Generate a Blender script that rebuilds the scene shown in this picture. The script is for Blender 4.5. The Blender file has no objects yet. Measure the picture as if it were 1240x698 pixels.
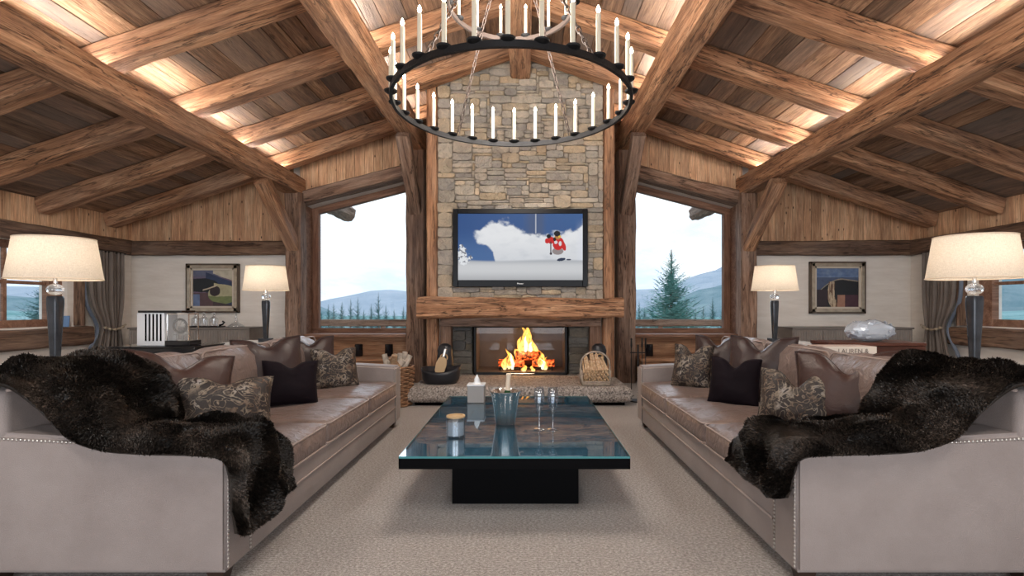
import bpy, bmesh, math, random
from mathutils import Vector, Matrix, noise
random.seed(7)
R = random.Random(11)
PI = math.pi
scn = bpy.context.scene
col = scn.collection
F, VX, VY, CX, CZ = 600.0, 635.0, 372.0, 0.055, 1.2

# ------------------------------------------------------------------ camera
cam = bpy.data.cameras.new('camera'); co = bpy.data.objects.new('camera', cam); col.objects.link(co)
co.location = (CX, 0, CZ); co.rotation_euler = (PI/2, 0, 0)
cam.sensor_width = 36; cam.lens = F/1240*36; cam.shift_x = -(VX-620)/1240; cam.shift_y = (VY-349)/1240
cam.clip_start = 0.05; cam.clip_end = 3000
scn.camera = co

def sp(px, Y): return CX+(px-VX)*Y/F
def sz(py, Y): return CZ-(py-VY)*Y/F

# ------------------------------------------------------------------ materials
MATS = {}
def newmat(name):
    m = bpy.data.materials.new(name); m.use_nodes = True
    nt = m.node_tree; b = nt.nodes['Principled BSDF']
    return m, nt, b
def N(nt, t, **kw):
    n = nt.nodes.new(t)
    for k, v in kw.items():
        if k.startswith('_'): setattr(n, k[1:], v)
        else: n.inputs[k].default_value = v
    return n
def L(nt, a, b): nt.links.new(a, b)
def ramp(nt, fac, stops):
    r = nt.nodes.new('ShaderNodeValToRGB'); L(nt, fac, r.inputs[0])
    e = r.color_ramp.elements
    while len(e) < len(stops): e.new(0.5)
    for i, (p, c) in enumerate(stops):
        e[i].position = p; e[i].color = (*c, 1) if len(c) == 3 else c
    return r.outputs[0]
def mixc(nt, fac, a, b, mode='MIX'):
    m = nt.nodes.new('ShaderNodeMix'); m.data_type = 'RGBA'; m.blend_type = mode
    for inp, v in ((m.inputs[0], fac), (m.inputs[6], a), (m.inputs[7], b)):
        if hasattr(v, 'is_linked') or isinstance(v, bpy.types.NodeSocket): L(nt, v, inp)
        else: inp.default_value = v if isinstance(v, (int, float)) else (*v, 1)
    return m.outputs[2]
def math_(nt, op, a, b=0.0):
    m = nt.nodes.new('ShaderNodeMath'); m.operation = op
    for inp, v in ((m.inputs[0], a), (m.inputs[1], b)):
        if isinstance(v, bpy.types.NodeSocket): L(nt, v, inp)
        else: inp.default_value = v
    return m.outputs[0]
def coords(nt, scale=(1, 1, 1), off=None, kind='Object'):
    tc = nt.nodes.new('ShaderNodeTexCoord'); mp = nt.nodes.new('ShaderNodeMapping')
    src = tc.outputs[kind]
    if off is not None:
        va = nt.nodes.new('ShaderNodeVectorMath'); va.operation = 'ADD'
        L(nt, src, va.inputs[0]); L(nt, off, va.inputs[1]); src = va.outputs[0]
    L(nt, src, mp.inputs[0]); mp.inputs['Scale'].default_value = scale
    return mp.outputs[0]
def tex(nt, vec, scale=5, detail=4, rough=0.6, dist=0.0):
    n = N(nt, 'ShaderNodeTexNoise', Scale=scale, Detail=detail, Roughness=rough, Distortion=dist)
    L(nt, vec, n.inputs['Vector']); return n.outputs['Fac']
def bump(nt, b, h, strength=0.3, dist=0.01):
    n = N(nt, 'ShaderNodeBump', Strength=strength, Distance=dist); L(nt, h, n.inputs['Height']); L(nt, n.outputs[0], b.inputs['Normal'])

def simple(name, c, rough=0.5, metal=0.0, bmp=0, bscale=40, var=0.0, spec=None, **kw):
    if name in MATS: return MATS[name]
    m, nt, b = newmat(name)
    b.inputs['Base Color'].default_value = (*c, 1); b.inputs['Roughness'].default_value = rough; b.inputs['Metallic'].default_value = metal
    if spec is not None: b.inputs['Specular IOR Level'].default_value = spec
    for k, v in kw.items(): b.inputs[k.replace('_', ' ')].default_value = v
    v = coords(nt)
    if var:
        t = tex(nt, v, bscale*0.3, 4)
        L(nt, ramp(nt, t, [(0.3, [x*(1-var) for x in c]), (0.7, [min(1, x*(1+var)) for x in c])]), b.inputs['Base Color'])
    if bmp: bump(nt, b, tex(nt, v, bscale, 5), bmp)
    MATS[name] = m; return m

def wood(name, axis, dark, mid, light, rough=0.75, knots=0.5, attr=False, crack=1.0, gscale=1.0, grey=(0.19, 0.17, 0.16), greyamt=0.35, bs=0.6, kscale=4.5):
    m, nt, b = newmat(name)
    def s(a, c):
        v = [c, c, c]; v['XYZ'.index(axis)] = a; return [x*gscale for x in v]
    comb = nt.nodes.new('ShaderNodeCombineXYZ')
    oi = nt.nodes.new('ShaderNodeObjectInfo')
    r = math_(nt, 'MULTIPLY', oi.outputs['Random'], 19.0)
    tone = None
    if attr:
        at = nt.nodes.new('ShaderNodeAttribute'); at.attribute_name = 'tone'
        se = nt.nodes.new('ShaderNodeSeparateColor'); L(nt, at.outputs['Color'], se.inputs[0])
        r = math_(nt, 'ADD', r, math_(nt, 'MULTIPLY', se.outputs[1], 31.0)); tone = se
    for i in range(3): L(nt, r, comb.inputs[i])
    off = comb.outputs[0]
    n1 = tex(nt, coords(nt, s(0.8, 7), off), 1.6, 6, 0.65, 0.4)
    n2 = tex(nt, coords(nt, s(2.5, 60), off), 1.5, 4, 0.7, 0.15)
    n3 = tex(nt, coords(nt, s(0.55, 8), off), 1.3, 5, 0.6, 0.5)
    n4 = tex(nt, coords(nt, s(0.6, 1.0), off), 1.5, 4, 0.6)
    c = ramp(nt, n1, [(0.28, dark), (0.48, mid), (0.72, light)])
    c = mixc(nt, 0.85, c, ramp(nt, n2, [(0.3, (0.42, 0.38, 0.36)), (0.65, (1.22, 1.22, 1.22))]), 'MULTIPLY')
    g = ramp(nt, n4, [(0.45, (0, 0, 0)), (0.68, (1, 1, 1))])
    c = mixc(nt, math_(nt, 'MULTIPLY', g, greyamt), c, grey)
    cr = ramp(nt, n3, [(0.478, (0, 0, 0)), (0.5, (1, 1, 1)), (0.522, (0, 0, 0))])
    crm = math_(nt, 'MULTIPLY', cr, math_(nt, 'MULTIPLY', ramp(nt, n4, [(0.4, (1, 1, 1)), (0.65, (0.4, 0.4, 0.4))]), crack))
    c = mixc(nt, crm, c, (0.035, 0.022, 0.016))
    vo = N(nt, 'ShaderNodeTexVoronoi', Scale=kscale/2.2, Randomness=1.0); L(nt, coords(nt, s(0.9, 2.2), off), vo.inputs['Vector'])
    kn = ramp(nt, vo.outputs['Distance'], [(0.06, (1, 1, 1)), (0.13, (0, 0, 0))])
    c = mixc(nt, math_(nt, 'MULTIPLY', kn, knots), c, (0.04, 0.02, 0.012))
    if tone: 
        mm = nt.nodes.new('ShaderNodeVectorMath'); mm.operation = 'SCALE'; L(nt, c, mm.inputs[0]); L(nt, tone.outputs[0], mm.inputs['Scale'])
        c = mixc(nt, tone.outputs[2], mm.outputs[0], grey)
    L(nt, c, b.inputs['Base Color'])
    b.inputs['Roughness'].default_value = rough; b.inputs['Specular IOR Level'].default_value = 0.3
    h = math_(nt, 'SUBTRACT', math_(nt, 'ADD', math_(nt, 'MULTIPLY', n2, 0.4), n1), math_(nt, 'MULTIPLY', crm, 1.2))
    bump(nt, b, h, bs, 0.012)
    return m

M = {}
M['beam'] = wood('hewn_beam_wood', 'X', (0.17, 0.078, 0.042), (0.42, 0.215, 0.115), (0.70, 0.42, 0.25), greyamt=0.28)
M['oldbeam'] = wood('old_dark_beam_wood', 'X', (0.07, 0.036, 0.022), (0.19, 0.105, 0.064), (0.36, 0.22, 0.14), greyamt=0.35)
M['post'] = wood('grey_brown_post_wood', 'X', (0.13, 0.070, 0.048), (0.29, 0.175, 0.12), (0.48, 0.33, 0.245), greyamt=0.35)
M['ceil'] = wood('ceiling_board_wood', 'Y', (0.10, 0.055, 0.034), (0.27, 0.155, 0.092), (0.50, 0.32, 0.20), attr=True, crack=0.4, greyamt=0.3, knots=0.7, kscale=5)
M['cladx'] = wood('cladding_wood', 'Z', (0.42, 0.21, 0.115), (0.66, 0.39, 0.225), (0.84, 0.58, 0.37), attr=True, crack=0.12, greyamt=0.1, knots=1.0, kscale=11, bs=0.3)
M['trimX'] = wood('dark_trim_x', 'X', (0.055, 0.030, 0.02), (0.15, 0.085, 0.055), (0.30, 0.19, 0.125), greyamt=0.25, knots=0.9)
M['win'] = wood('window_frame_wood', 'X', (0.14, 0.065, 0.04), (0.25, 0.13, 0.085), (0.38, 0.22, 0.15), crack=0.1, greyamt=0.1, knots=0.2)
M['pane_panel'] = wood('panel_wood', 'X', (0.24, 0.11, 0.055), (0.38, 0.2, 0.11), (0.5, 0.3, 0.18), crack=0.15, greyamt=0.15)
M['jamb'] = wood('jamb_wood', 'Z', (0.20, 0.10, 0.06), (0.34, 0.19, 0.12), (0.46, 0.29, 0.2), crack=0.2, greyamt=0.2)
M['redbox'] = wood('reddish_box_wood', 'X', (0.055, 0.020, 0.013), (0.10, 0.034, 0.022), (0.15, 0.055, 0.035), rough=0.4, crack=0, greyamt=0, knots=0, bs=0.1)
M['log'] = wood('firewood', 'X', (0.28, 0.15, 0.08), (0.5, 0.33, 0.2), (0.7, 0.52, 0.35), crack=0.3, greyamt=0.1, gscale=3)
M['stick'] = wood('kindling_wood', 'X', (0.5, 0.3, 0.17), (0.68, 0.48, 0.3), (0.85, 0.68, 0.5), crack=0.0, greyamt=0.0, gscale=3)
M['char'] = simple('charred_log', (0.05, 0.018, 0.01), 0.9, bmp=1.0, bscale=20, var=0.6)

def mk_plaster():
    m, nt, b = newmat('cream_plaster')
    v = coords(nt, (1, 1, 6)); t = tex(nt, v, 2.5, 5)
    L(nt, ramp(nt, t, [(0.3, (0.72, 0.66, 0.60)), (0.7, (0.82, 0.765, 0.71))]), b.inputs['Base Color'])
    b.inputs['Roughness'].default_value = 0.85; bump(nt, b, tex(nt, coords(nt, (1, 1, 3)), 7, 6), 0.35, 0.02); return m
M['plaster'] = mk_plaster()

def mk_carpet():
    m, nt, b = newmat('woven_carpet')
    v = coords(nt)
    t = tex(nt, coords(nt, (1, 1.6, 1)), 62, 6, 0.95); t2 = tex(nt, v, 1.3, 4); t3 = tex(nt, coords(nt, (1, 2.2, 1)), 60, 3)
    c = ramp(nt, t, [(0.38, (0.13, 0.11, 0.10)), (0.5, (0.34, 0.305, 0.285)), (0.62, (0.65, 0.62, 0.60))])
    c = mixc(nt, 0.35, c, ramp(nt, t3, [(0.3, (0.62, 0.6, 0.58)), (0.7, (1.2, 1.2, 1.2))]), 'MULTIPLY')
    c = mixc(nt, 0.3, c, ramp(nt, t2, [(0.3, (0.85, 0.83, 0.80)), (0.7, (1.08, 1.08, 1.08))]), 'MULTIPLY')
    w = N(nt, 'ShaderNodeTexWave', Scale=16.0, Distortion=0.8, **{'Detail Scale': 4.0}); w.bands_direction = 'Y'
    L(nt, v, w.inputs['Vector'])
    L(nt, c, b.inputs['Base Color']); b.inputs['Roughness'].default_value = 0.95; b.inputs['Specular IOR Level'].default_value = 0.1
    b.inputs['Sheen Weight'].default_value = 0.15
    bump(nt, b, math_(nt, 'ADD', t, math_(nt, 'MULTIPLY', w.outputs['Fac'], 0.5)), 0.55, 0.006); return m
M['carpet'] = mk_carpet()

def mk_stone(name, attr=True, tint=(1, 1, 1), sc=1.0, base=None):
    m, nt, b = newmat(name); v = coords(nt)
    t = tex(nt, v, 7*sc, 8, 0.7, 0.5); t2 = tex(nt, v, 60*sc, 5, 0.7)
    if attr:
        at = nt.nodes.new('ShaderNodeAttribute'); at.attribute_name = 'tone'; c = at.outputs['Color']
    else:
        rgb = nt.nodes.new('ShaderNodeRGB'); rgb.outputs[0].default_value = (*base, 1); c = rgb.outputs[0]
    c = mixc(nt, 0.8, c, ramp(nt, t, [(0.25, (0.45, 0.44, 0.44)), (0.5, (0.95, 0.93, 0.9)), (0.75, (1.35, 1.28, 1.18))]), 'MULTIPLY')
    c = mixc(nt, 0.4, c, ramp(nt, t2, [(0.3, (0.5, 0.5, 0.5)), (0.7, (1.3, 1.3, 1.3))]), 'MULTIPLY')
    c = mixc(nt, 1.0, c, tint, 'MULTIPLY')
    L(nt, c, b.inputs['Base Color']); b.inputs['Roughness'].default_value = 0.9
    bump(nt, b, math_(nt, 'ADD', t, math_(nt, 'MULTIPLY', t2, 0.4)), 1.0, 0.04); return m
M['stone'] = mk_stone('rubble_stone')
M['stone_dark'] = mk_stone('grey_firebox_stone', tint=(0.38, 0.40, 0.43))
M['mortar'] = mk_stone('mortar', False, base=(0.36, 0.32, 0.275), sc=2)
def mk_granite():
    m, nt, b = newmat('rough_granite'); v = coords(nt)
    vo = N(nt, 'ShaderNodeTexVoronoi', Scale=70.0); L(nt, v, vo.inputs['Vector'])
    t = tex(nt, v, 90, 4, 0.8); t2 = tex(nt, v, 8, 5)
    c = ramp(nt, vo.outputs['Color'], [(0.1, (0.12, 0.11, 0.11)), (0.45, (0.38, 0.33, 0.30)), (0.9, (0.62, 0.57, 0.53))])
    c = mixc(nt, 0.5, c, ramp(nt, t, [(0.35, (0.45, 0.45, 0.45)), (0.6, (1.2, 1.2, 1.2))]), 'MULTIPLY')
    L(nt, c, b.inputs['Base Color']); b.inputs['Roughness'].default_value = 0.85
    bump(nt, b, math_(nt, 'ADD', t, math_(nt, 'MULTIPLY', t2, 2.0)), 0.8, 0.02); return m
M['granite'] = mk_granite()

def mk_fabric(name, c1, c2, rough=0.6, sheen=0.1, scale=300, bs=0.15, wr=0.0, spec=0.35, sheencol=(1, 1, 1)):
    m, nt, b = newmat(name); v = coords(nt)
    t = tex(nt, v, scale, 3, 0.7); t2 = tex(nt, v, 3.0, 5)
    c = ramp(nt, t2, [(0.3, c1), (0.7, c2)])
    c = mixc(nt, 0.3, c, ramp(nt, t, [(0.3, (0.7, 0.7, 0.7)), (0.7, (1.2, 1.2, 1.2))]), 'MULTIPLY')
    L(nt, c, b.inputs['Base Color']); b.inputs['Roughness'].default_value = rough
    b.inputs['Sheen Weight'].default_value = sheen; b.inputs['Sheen Roughness'].default_value = 0.35; b.inputs['Specular IOR Level'].default_value = spec
    b.inputs['Sheen Tint'].default_value = (*sheencol, 1)
    h = t
    if wr:
        tw = tex(nt, coords(nt, (1, 1.0, 1)), 11, 3, 0.5, 1.2); h = math_(nt, 'ADD', math_(nt, 'MULTIPLY', t, 0.1), math_(nt, 'MULTIPLY', tw, wr))
    bump(nt, b, h, bs, 0.01 if not wr else 0.03); return m
M['sofa'] = mk_fabric('greige_sofa_fabric', (0.235, 0.195, 0.182), (0.30, 0.255, 0.24), 0.6, 0.08, 260, 0.35)
M['satin'] = mk_fabric('taupe_satin_cushion', (0.15, 0.105, 0.092), (0.225, 0.165, 0.145), 0.42, 0.05, 200, 0.6, 0.9, 0.6, (0.8, 0.88, 1))
M['pipe'] = mk_fabric('pale_piping', (0.30, 0.23, 0.20), (0.38, 0.30, 0.27), 0.5, 0.1)
M['leather'] = mk_fabric('brown_leather', (0.034, 0.015, 0.013), (0.060, 0.027, 0.022), 0.42, 0.0, 260, 0.35, 0.6, 0.5, (0.8, 0.88, 1))
M['leather2'] = mk_fabric('dark_brown_leather', (0.024, 0.012, 0.012), (0.040, 0.020, 0.019), 0.42, 0.0, 260, 0.35, 0.6, 0.5, (0.8, 0.88, 1))
M['velvet'] = mk_fabric('aubergine_velvet', (0.005, 0.003, 0.005), (0.010, 0.006, 0.009), 0.75, 0.03, 200, 0.15, 0.3, 0.1, (0.5, 0.45, 0.6))
M['linen_curtain'] = mk_fabric('taupe_curtain', (0.13, 0.105, 0.09), (0.19, 0.155, 0.135), 0.8, 0.1, 200, 0.1)
M['sheer'] = mk_fabric('blue_grey_sheer', (0.10, 0.12, 0.16), (0.18, 0.21, 0.27), 0.5, 0.2)

def mk_embroid():
    m, nt, b = newmat('embroidered_brown_cloth'); v = coords(nt)
    n0 = N(nt, 'ShaderNodeTexNoise', Scale=14.0, Detail=3.0); L(nt, v, n0.inputs['Vector'])
    vv = nt.nodes.new('ShaderNodeVectorMath'); vv.operation = 'MULTIPLY_ADD'
    L(nt, n0.outputs['Color'], vv.inputs[0]); vv.inputs[1].default_value = (0.09, 0.09, 0.09); L(nt, v, vv.inputs[2])
    vo = N(nt, 'ShaderNodeTexVoronoi', Scale=19.0); L(nt, vv.outputs[0], vo.inputs['Vector'])
    d = vo.outputs['Distance']
    rings = ramp(nt, d, [(0.0, (1, 1, 1)), (0.12, (1, 1, 1)), (0.17, (0, 0, 0)), (0.24, (0, 0, 0)), (0.29, (1, 1, 1)), (0.44, (1, 1, 1)), (0.50, (0, 0, 0))])
    wv = N(nt, 'ShaderNodeTexNoise', Scale=11.0, Detail=1.0, Distortion=2.5); L(nt, v, wv.inputs['Vector'])
    sw = ramp(nt, wv.outputs['Fac'], [(0.44, (0, 0, 0)), (0.47, (1, 1, 1)), (0.50, (1, 1, 1)), (0.53, (0, 0, 0))])
    t = tex(nt, v, 70, 3, 0.8)
    fac = math_(nt, 'MULTIPLY', math_(nt, 'MAXIMUM', math_(nt, 'MULTIPLY', rings, ramp(nt, tex(nt, v, 5, 2), [(0.42, (0.15, 0.15, 0.15)), (0.52, (1, 1, 1))])), sw), ramp(nt, t, [(0.30, (0.1, 0.1, 0.1)), (0.5, (1, 1, 1))]))
    n5 = tex(nt, v, 9, 3)
    th = ramp(nt, n5, [(0.35, (0.11, 0.06, 0.035)), (0.55, (0.25, 0.20, 0.15)), (0.7, (0.29, 0.265, 0.25))])
    c = mixc(nt, fac, (0.016, 0.010, 0.009), th)
    L(nt, c, b.inputs['Base Color']); b.inputs['Roughness'].default_value = 0.6
    bump(nt, b, fac, 0.5, 0.006); return m
M['embroid'] = mk_embroid()

def mk_fur(strand=False):
    m, nt, b = newmat('fur_strands' if strand else 'dark_brown_fur'); v = coords(nt)
    t = tex(nt, v, 5, 5, 0.7); t2 = tex(nt, v, 60, 3)
    c = ramp(nt, t, [(0.3, (0.007, 0.005, 0.004)), (0.55, (0.018, 0.013, 0.010)), (0.75, (0.038, 0.029, 0.024))])
    c = mixc(nt, 0.6, c, ramp(nt, t2, [(0.3, (0.4, 0.4, 0.4)), (0.7, (1.6, 1.6, 1.6))]), 'MULTIPLY')
    L(nt, c, b.inputs['Base Color']); b.inputs['Roughness'].default_value = 0.45; b.inputs['Specular IOR Level'].default_value = 0.35
    if strand:
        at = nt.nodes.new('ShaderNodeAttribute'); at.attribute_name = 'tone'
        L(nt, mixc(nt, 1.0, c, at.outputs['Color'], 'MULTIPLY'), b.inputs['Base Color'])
    return m
M['fur'] = mk_fur(); M['furs'] = mk_fur(True)
M['iron'] = simple('black_iron', (0.018, 0.018, 0.02), 0.5, 0.6, bmp=0.4, bscale=60)
M['chain'] = simple('rusted_chain', (0.14, 0.11, 0.10), 0.5, 0.7)
M['candle'] = simple('ivory_candle', (0.80, 0.74, 0.60), 0.5, Subsurface_Weight=0.0)
M['steel'] = simple('polished_steel', (0.88, 0.83, 0.78), 0.17, 1.0)
M['chrome'] = simple('nail_metal', (0.55, 0.52, 0.49), 0.3, 1.0)
M['black'] = simple('black_lacquer', (0.002, 0.002, 0.0025), 0.6, spec=0.05)
M['blackgloss'] = simple('gloss_black', (0.008, 0.008, 0.010), 0.12)
M['feet'] = simple('dark_wood_foot', (0.03, 0.015, 0.01), 0.4)
M['white'] = simple('white_lacquer', (0.72, 0.74, 0.78), 0.35)
M['grey'] = simple('grey_card', (0.36, 0.34, 0.33), 0.5)
M['tissue'] = simple('white_tissue', (0.8, 0.82, 0.85), 0.8)
M['cream'] = simple('cream_label', (0.75, 0.62, 0.48), 0.6)
M['horn'] = simple('blue_black_lamp_column', (0.035, 0.040, 0.050), 0.22, 0.2, bmp=0.08, bscale=25, var=0.4)
M['consoletop'] = simple('pale_glossy_console', (0.58, 0.57, 0.56), 0.15)
M['consoleleg'] = simple('console_dark', (0.08, 0.06, 0.05), 0.4)
M['side'] = simple('grey_brown_ribbed_front', (0.20, 0.17, 0.15), 0.5, var=0.1)
M['sidetop'] = simple('sideboard_edge', (0.16, 0.14, 0.125), 0.4)
M['leatherblack'] = simple('black_leather_basin', (0.018, 0.020, 0.026), 0.35, bmp=0.1, bscale=80)
M['wicker'] = simple('wicker', (0.30, 0.16, 0.085), 0.7, bmp=0.8, bscale=30, var=0.4)
M['wickerpale'] = simple('pale_wicker', (0.40, 0.33, 0.27), 0.7, bmp=0.5, bscale=60, var=0.3)
M['bark'] = simple('birch_bark', (0.50, 0.44, 0.38), 0.8, bmp=0.6, bscale=25, var=0.5)
M['tan'] = simple('tan_wood', (0.50, 0.34, 0.18), 0.5)
M['champ'] = simple('bottle_green', (0.02, 0.07, 0.03), 0.15)
M['gilt'] = simple('silver_gilt_frame', (0.40, 0.33, 0.25), 0.35, 0.6, var=0.2)
M['giltin'] = simple('cream_slip', (0.58, 0.51, 0.42), 0.5)
M['framedark'] = simple('dark_frame_edge', (0.09, 0.06, 0.04), 0.4)
M['paper'] = simple('book_jacket', (0.50, 0.38, 0.33), 0.6)
M['pages'] = simple('book_pages', (0.70, 0.62, 0.54), 0.8)
M['ink'] = simple('dark_ink', (0.20, 0.15, 0.13), 0.6)
M['bluecard'] = simple('blue_card', (0.10, 0.20, 0.38), 0.4)
M['bezel'] = simple('tv_bezel', (0.005, 0.006, 0.009), 0.3, spec=0.15)
M['firewall'] = simple('firebox_lining', (0.15, 0.125, 0.11), 0.7, var=0.2, bscale=10)
M['oldpaint'] = simple('tan_painted_steel', (0.30, 0.22, 0.16), 0.5)
M['snow_hill'] = simple('x', (0.5, 0.5, 0.5), 0.9)

def emis(name, c, s):
    m = bpy.data.materials.new(name); m.use_nodes = True; nt = m.node_tree; nt.nodes.clear()
    e = N(nt, 'ShaderNodeEmission', Strength=s); e.inputs[0].default_value = (*c, 1); o = nt.nodes.new('ShaderNodeOutputMaterial'); L(nt, e.outputs[0], o.inputs[0]); return m
M['bulb'] = emis('warm_bulb', (1.0, 0.84, 0.62), 26)
M['led'] = emis('led_strip_glow', (1.0, 0.97, 0.90), 115)

def glassmat(name, tint=(1, 1, 1), ior=1.45, rough=0.0):
    m = bpy.data.materials.new(name); m.use_nodes = True; nt = m.node_tree; nt.nodes.clear()
    o = nt.nodes.new('ShaderNodeOutputMaterial'); mx = nt.nodes.new('ShaderNodeMixShader')
    tr = nt.nodes.new('ShaderNodeBsdfTransparent'); tr.inputs[0].default_value = (*tint, 1)
    gl = N(nt, 'ShaderNodeBsdfGlossy', Roughness=rough); lw = N(nt, 'ShaderNodeLayerWeight', Blend=0.5); f0 = ((ior-1)/(ior+1))**2
    fr = math_(nt, 'ADD', math_(nt, 'MULTIPLY', math_(nt, 'POWER', lw.outputs['Facing'], 5.0), 1-f0), f0)
    L(nt, fr, mx.inputs[0]); L(nt, tr.outputs[0], mx.inputs[1]); L(nt, gl.outputs[0], mx.inputs[2]); L(nt, mx.outputs[0], o.inputs[0]); return m
M['pane'] = glassmat('window_glass', (0.97, 0.99, 1.0))
M['fireglass'] = glassmat('fire_door_glass', (0.93, 0.93, 0.93), 1.3)
M['thin'] = glassmat('thin_clear_glass', (0.92, 0.95, 0.98), 2.8, 0.03)
M['crystal'] = simple('crystal', (0.95, 0.97, 1.0), 0.03, Transmission_Weight=0.85, IOR=1.5)
M['vase_crystal'] = simple('cut_crystal', (0.80, 0.88, 1.0), 0.08, Transmission_Weight=0.5, IOR=1.5)

def mk_attr(name, emit=0.0, rough=0.5, attr='paint'):
    m, nt, b = newmat(name); at = nt.nodes.new('ShaderNodeAttribute'); at.attribute_name = attr
    b.inputs['Roughness'].default_value = rough
    if emit:
        L(nt, at.outputs['Color'], b.inputs['Emission Color']); b.inputs['Emission Strength'].default_value = emit
        b.inputs['Base Color'].default_value = (0.01, 0.01, 0.01, 1); b.inputs['Specular IOR Level'].default_value = 0.1
    else: L(nt, at.outputs['Color'], b.inputs['Base Color'])
    return m
M['screen'] = mk_attr('screen_picture', 0.85, 0.5)
M['canvas'] = mk_attr('painted_canvas', 0, 0.5)

def mk_shade():
    m = bpy.data.materials.new('linen_shade'); m.use_nodes = True; nt = m.node_tree; nt.nodes.clear()
    o = nt.nodes.new('ShaderNodeOutputMaterial'); v = coords(nt)
    t = tex(nt, coords(nt, (1, 1, 6)), 60, 4, 0.8); t2 = tex(nt, coords(nt, (6, 6, 1)), 50, 4, 0.8)
    c = ramp(nt, math_(nt, 'MULTIPLY', math_(nt, 'ADD', t, t2), 0.5), [(0.35, (0.50, 0.44, 0.37)), (0.65, (0.78, 0.71, 0.62))])
    d = nt.nodes.new('ShaderNodeBsdfDiffuse'); tr = nt.nodes.new('ShaderNodeBsdfTranslucent'); mx = nt.nodes.new('ShaderNodeMixShader'); mx.inputs[0].default_value = 0.45
    L(nt, c, d.inputs[0]); L(nt, c, tr.inputs[0]); L(nt, d.outputs[0], mx.inputs[1]); L(nt, tr.outputs[0], mx.inputs[2]); L(nt, mx.outputs[0], o.inputs[0]); return m
M['shade'] = mk_shade()

def mk_table():
    m, nt, b = newmat('dark_teal_table_veneer'); v = coords(nt)
    t = tex(nt, coords(nt, (3, 1, 1)), 5, 7, 0.75, 0.6)
    L(nt, ramp(nt, t, [(0.3, (0.045, 0.125, 0.175)), (0.55, (0.075, 0.195, 0.27)), (0.75, (0.14, 0.24, 0.30))]), b.inputs['Base Color'])
    b.inputs['Roughness'].default_value = 0.22; return m
M['tabletop'] = mk_table()
M['tglass'] = glassmat('table_glass', (0.84, 0.92, 0.97), 1.9)
M['tedge'] = simple('teal_glass_edge', (0.06, 0.22, 0.24), 0.08)

def mk_flame():
    m = bpy.data.materials.new('flame'); m.use_nodes = True; nt = m.node_tree; nt.nodes.clear()
    o = nt.nodes.new('ShaderNodeOutputMaterial')
    at = nt.nodes.new('ShaderNodeAttribute'); at.attribute_name = 'paint'
    e = N(nt, 'ShaderNodeEmission', Strength=3.0)
    L(nt, at.outputs['Color'], e.inputs[0])
    tr = nt.nodes.new('ShaderNodeBsdfTransparent'); mx = nt.nodes.new('ShaderNodeMixShader')
    t = tex(nt, coords(nt, (1, 1, 0.45)), 22, 3, 0.6, 0.6)
    lw = N(nt, 'ShaderNodeLayerWeight', Blend=0.35)
    f = math_(nt, 'MULTIPLY', ramp(nt, t, [(0.38, (0.1, 0.1, 0.1)), (0.6, (1, 1, 1))]), math_(nt, 'SUBTRACT', 1.0, lw.outputs['Facing']))
    L(nt, f, mx.inputs[0]); L(nt, tr.outputs[0], mx.inputs[1]); L(nt, e.outputs[0], mx.inputs[2]); L(nt, mx.outputs[0], o.inputs[0]); return m
M['flame'] = mk_flame()
def mk_ember():
    m, nt, b = newmat('glowing_ember'); t = tex(nt, coords(nt), 22, 4, 0.7)
    b.inputs['Base Color'].default_value = (0.03, 0.012, 0.008, 1)
    L(nt, ramp(nt, t, [(0.42, (0, 0, 0)), (0.56, (1, 0.12, 0.02)), (0.7, (1, 0.45, 0.08))]), b.inputs['Emission Color']); b.inputs['Emission Strength'].default_value = 2.0; return m
M['ember'] = mk_ember()
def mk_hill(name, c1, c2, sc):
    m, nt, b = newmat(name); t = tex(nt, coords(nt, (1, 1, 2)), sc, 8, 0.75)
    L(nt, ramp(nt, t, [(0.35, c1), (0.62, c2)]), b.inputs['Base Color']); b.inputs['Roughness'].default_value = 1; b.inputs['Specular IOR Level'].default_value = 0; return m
M['far'] = mk_hill('hazed_far_mountain', (0.32, 0.40, 0.49), (0.42, 0.49, 0.57), 0.02)  # distance haze is painted into this pale blue base colour
M['midhill'] = mk_hill('hazed_forest_hill', (0.13, 0.23, 0.27), (0.24, 0.33, 0.37), 0.05)  # forest colour shifted to blue, with haze painted in
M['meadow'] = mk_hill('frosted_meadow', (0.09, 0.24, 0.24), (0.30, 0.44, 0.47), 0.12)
M['spruce'] = simple('teal_green_needles', (0.12, 0.31, 0.28), 0.8, var=0.4, bscale=8)
M['pine'] = simple('dark_green_needles', (0.05, 0.16, 0.16), 0.8, var=0.4, bscale=2)
M['bush'] = simple('bluish_leaves', (0.22, 0.42, 0.42), 0.8, var=0.5, bscale=3)
M['trunk'] = simple('bark_brown', (0.10, 0.07, 0.05), 0.9)

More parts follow.
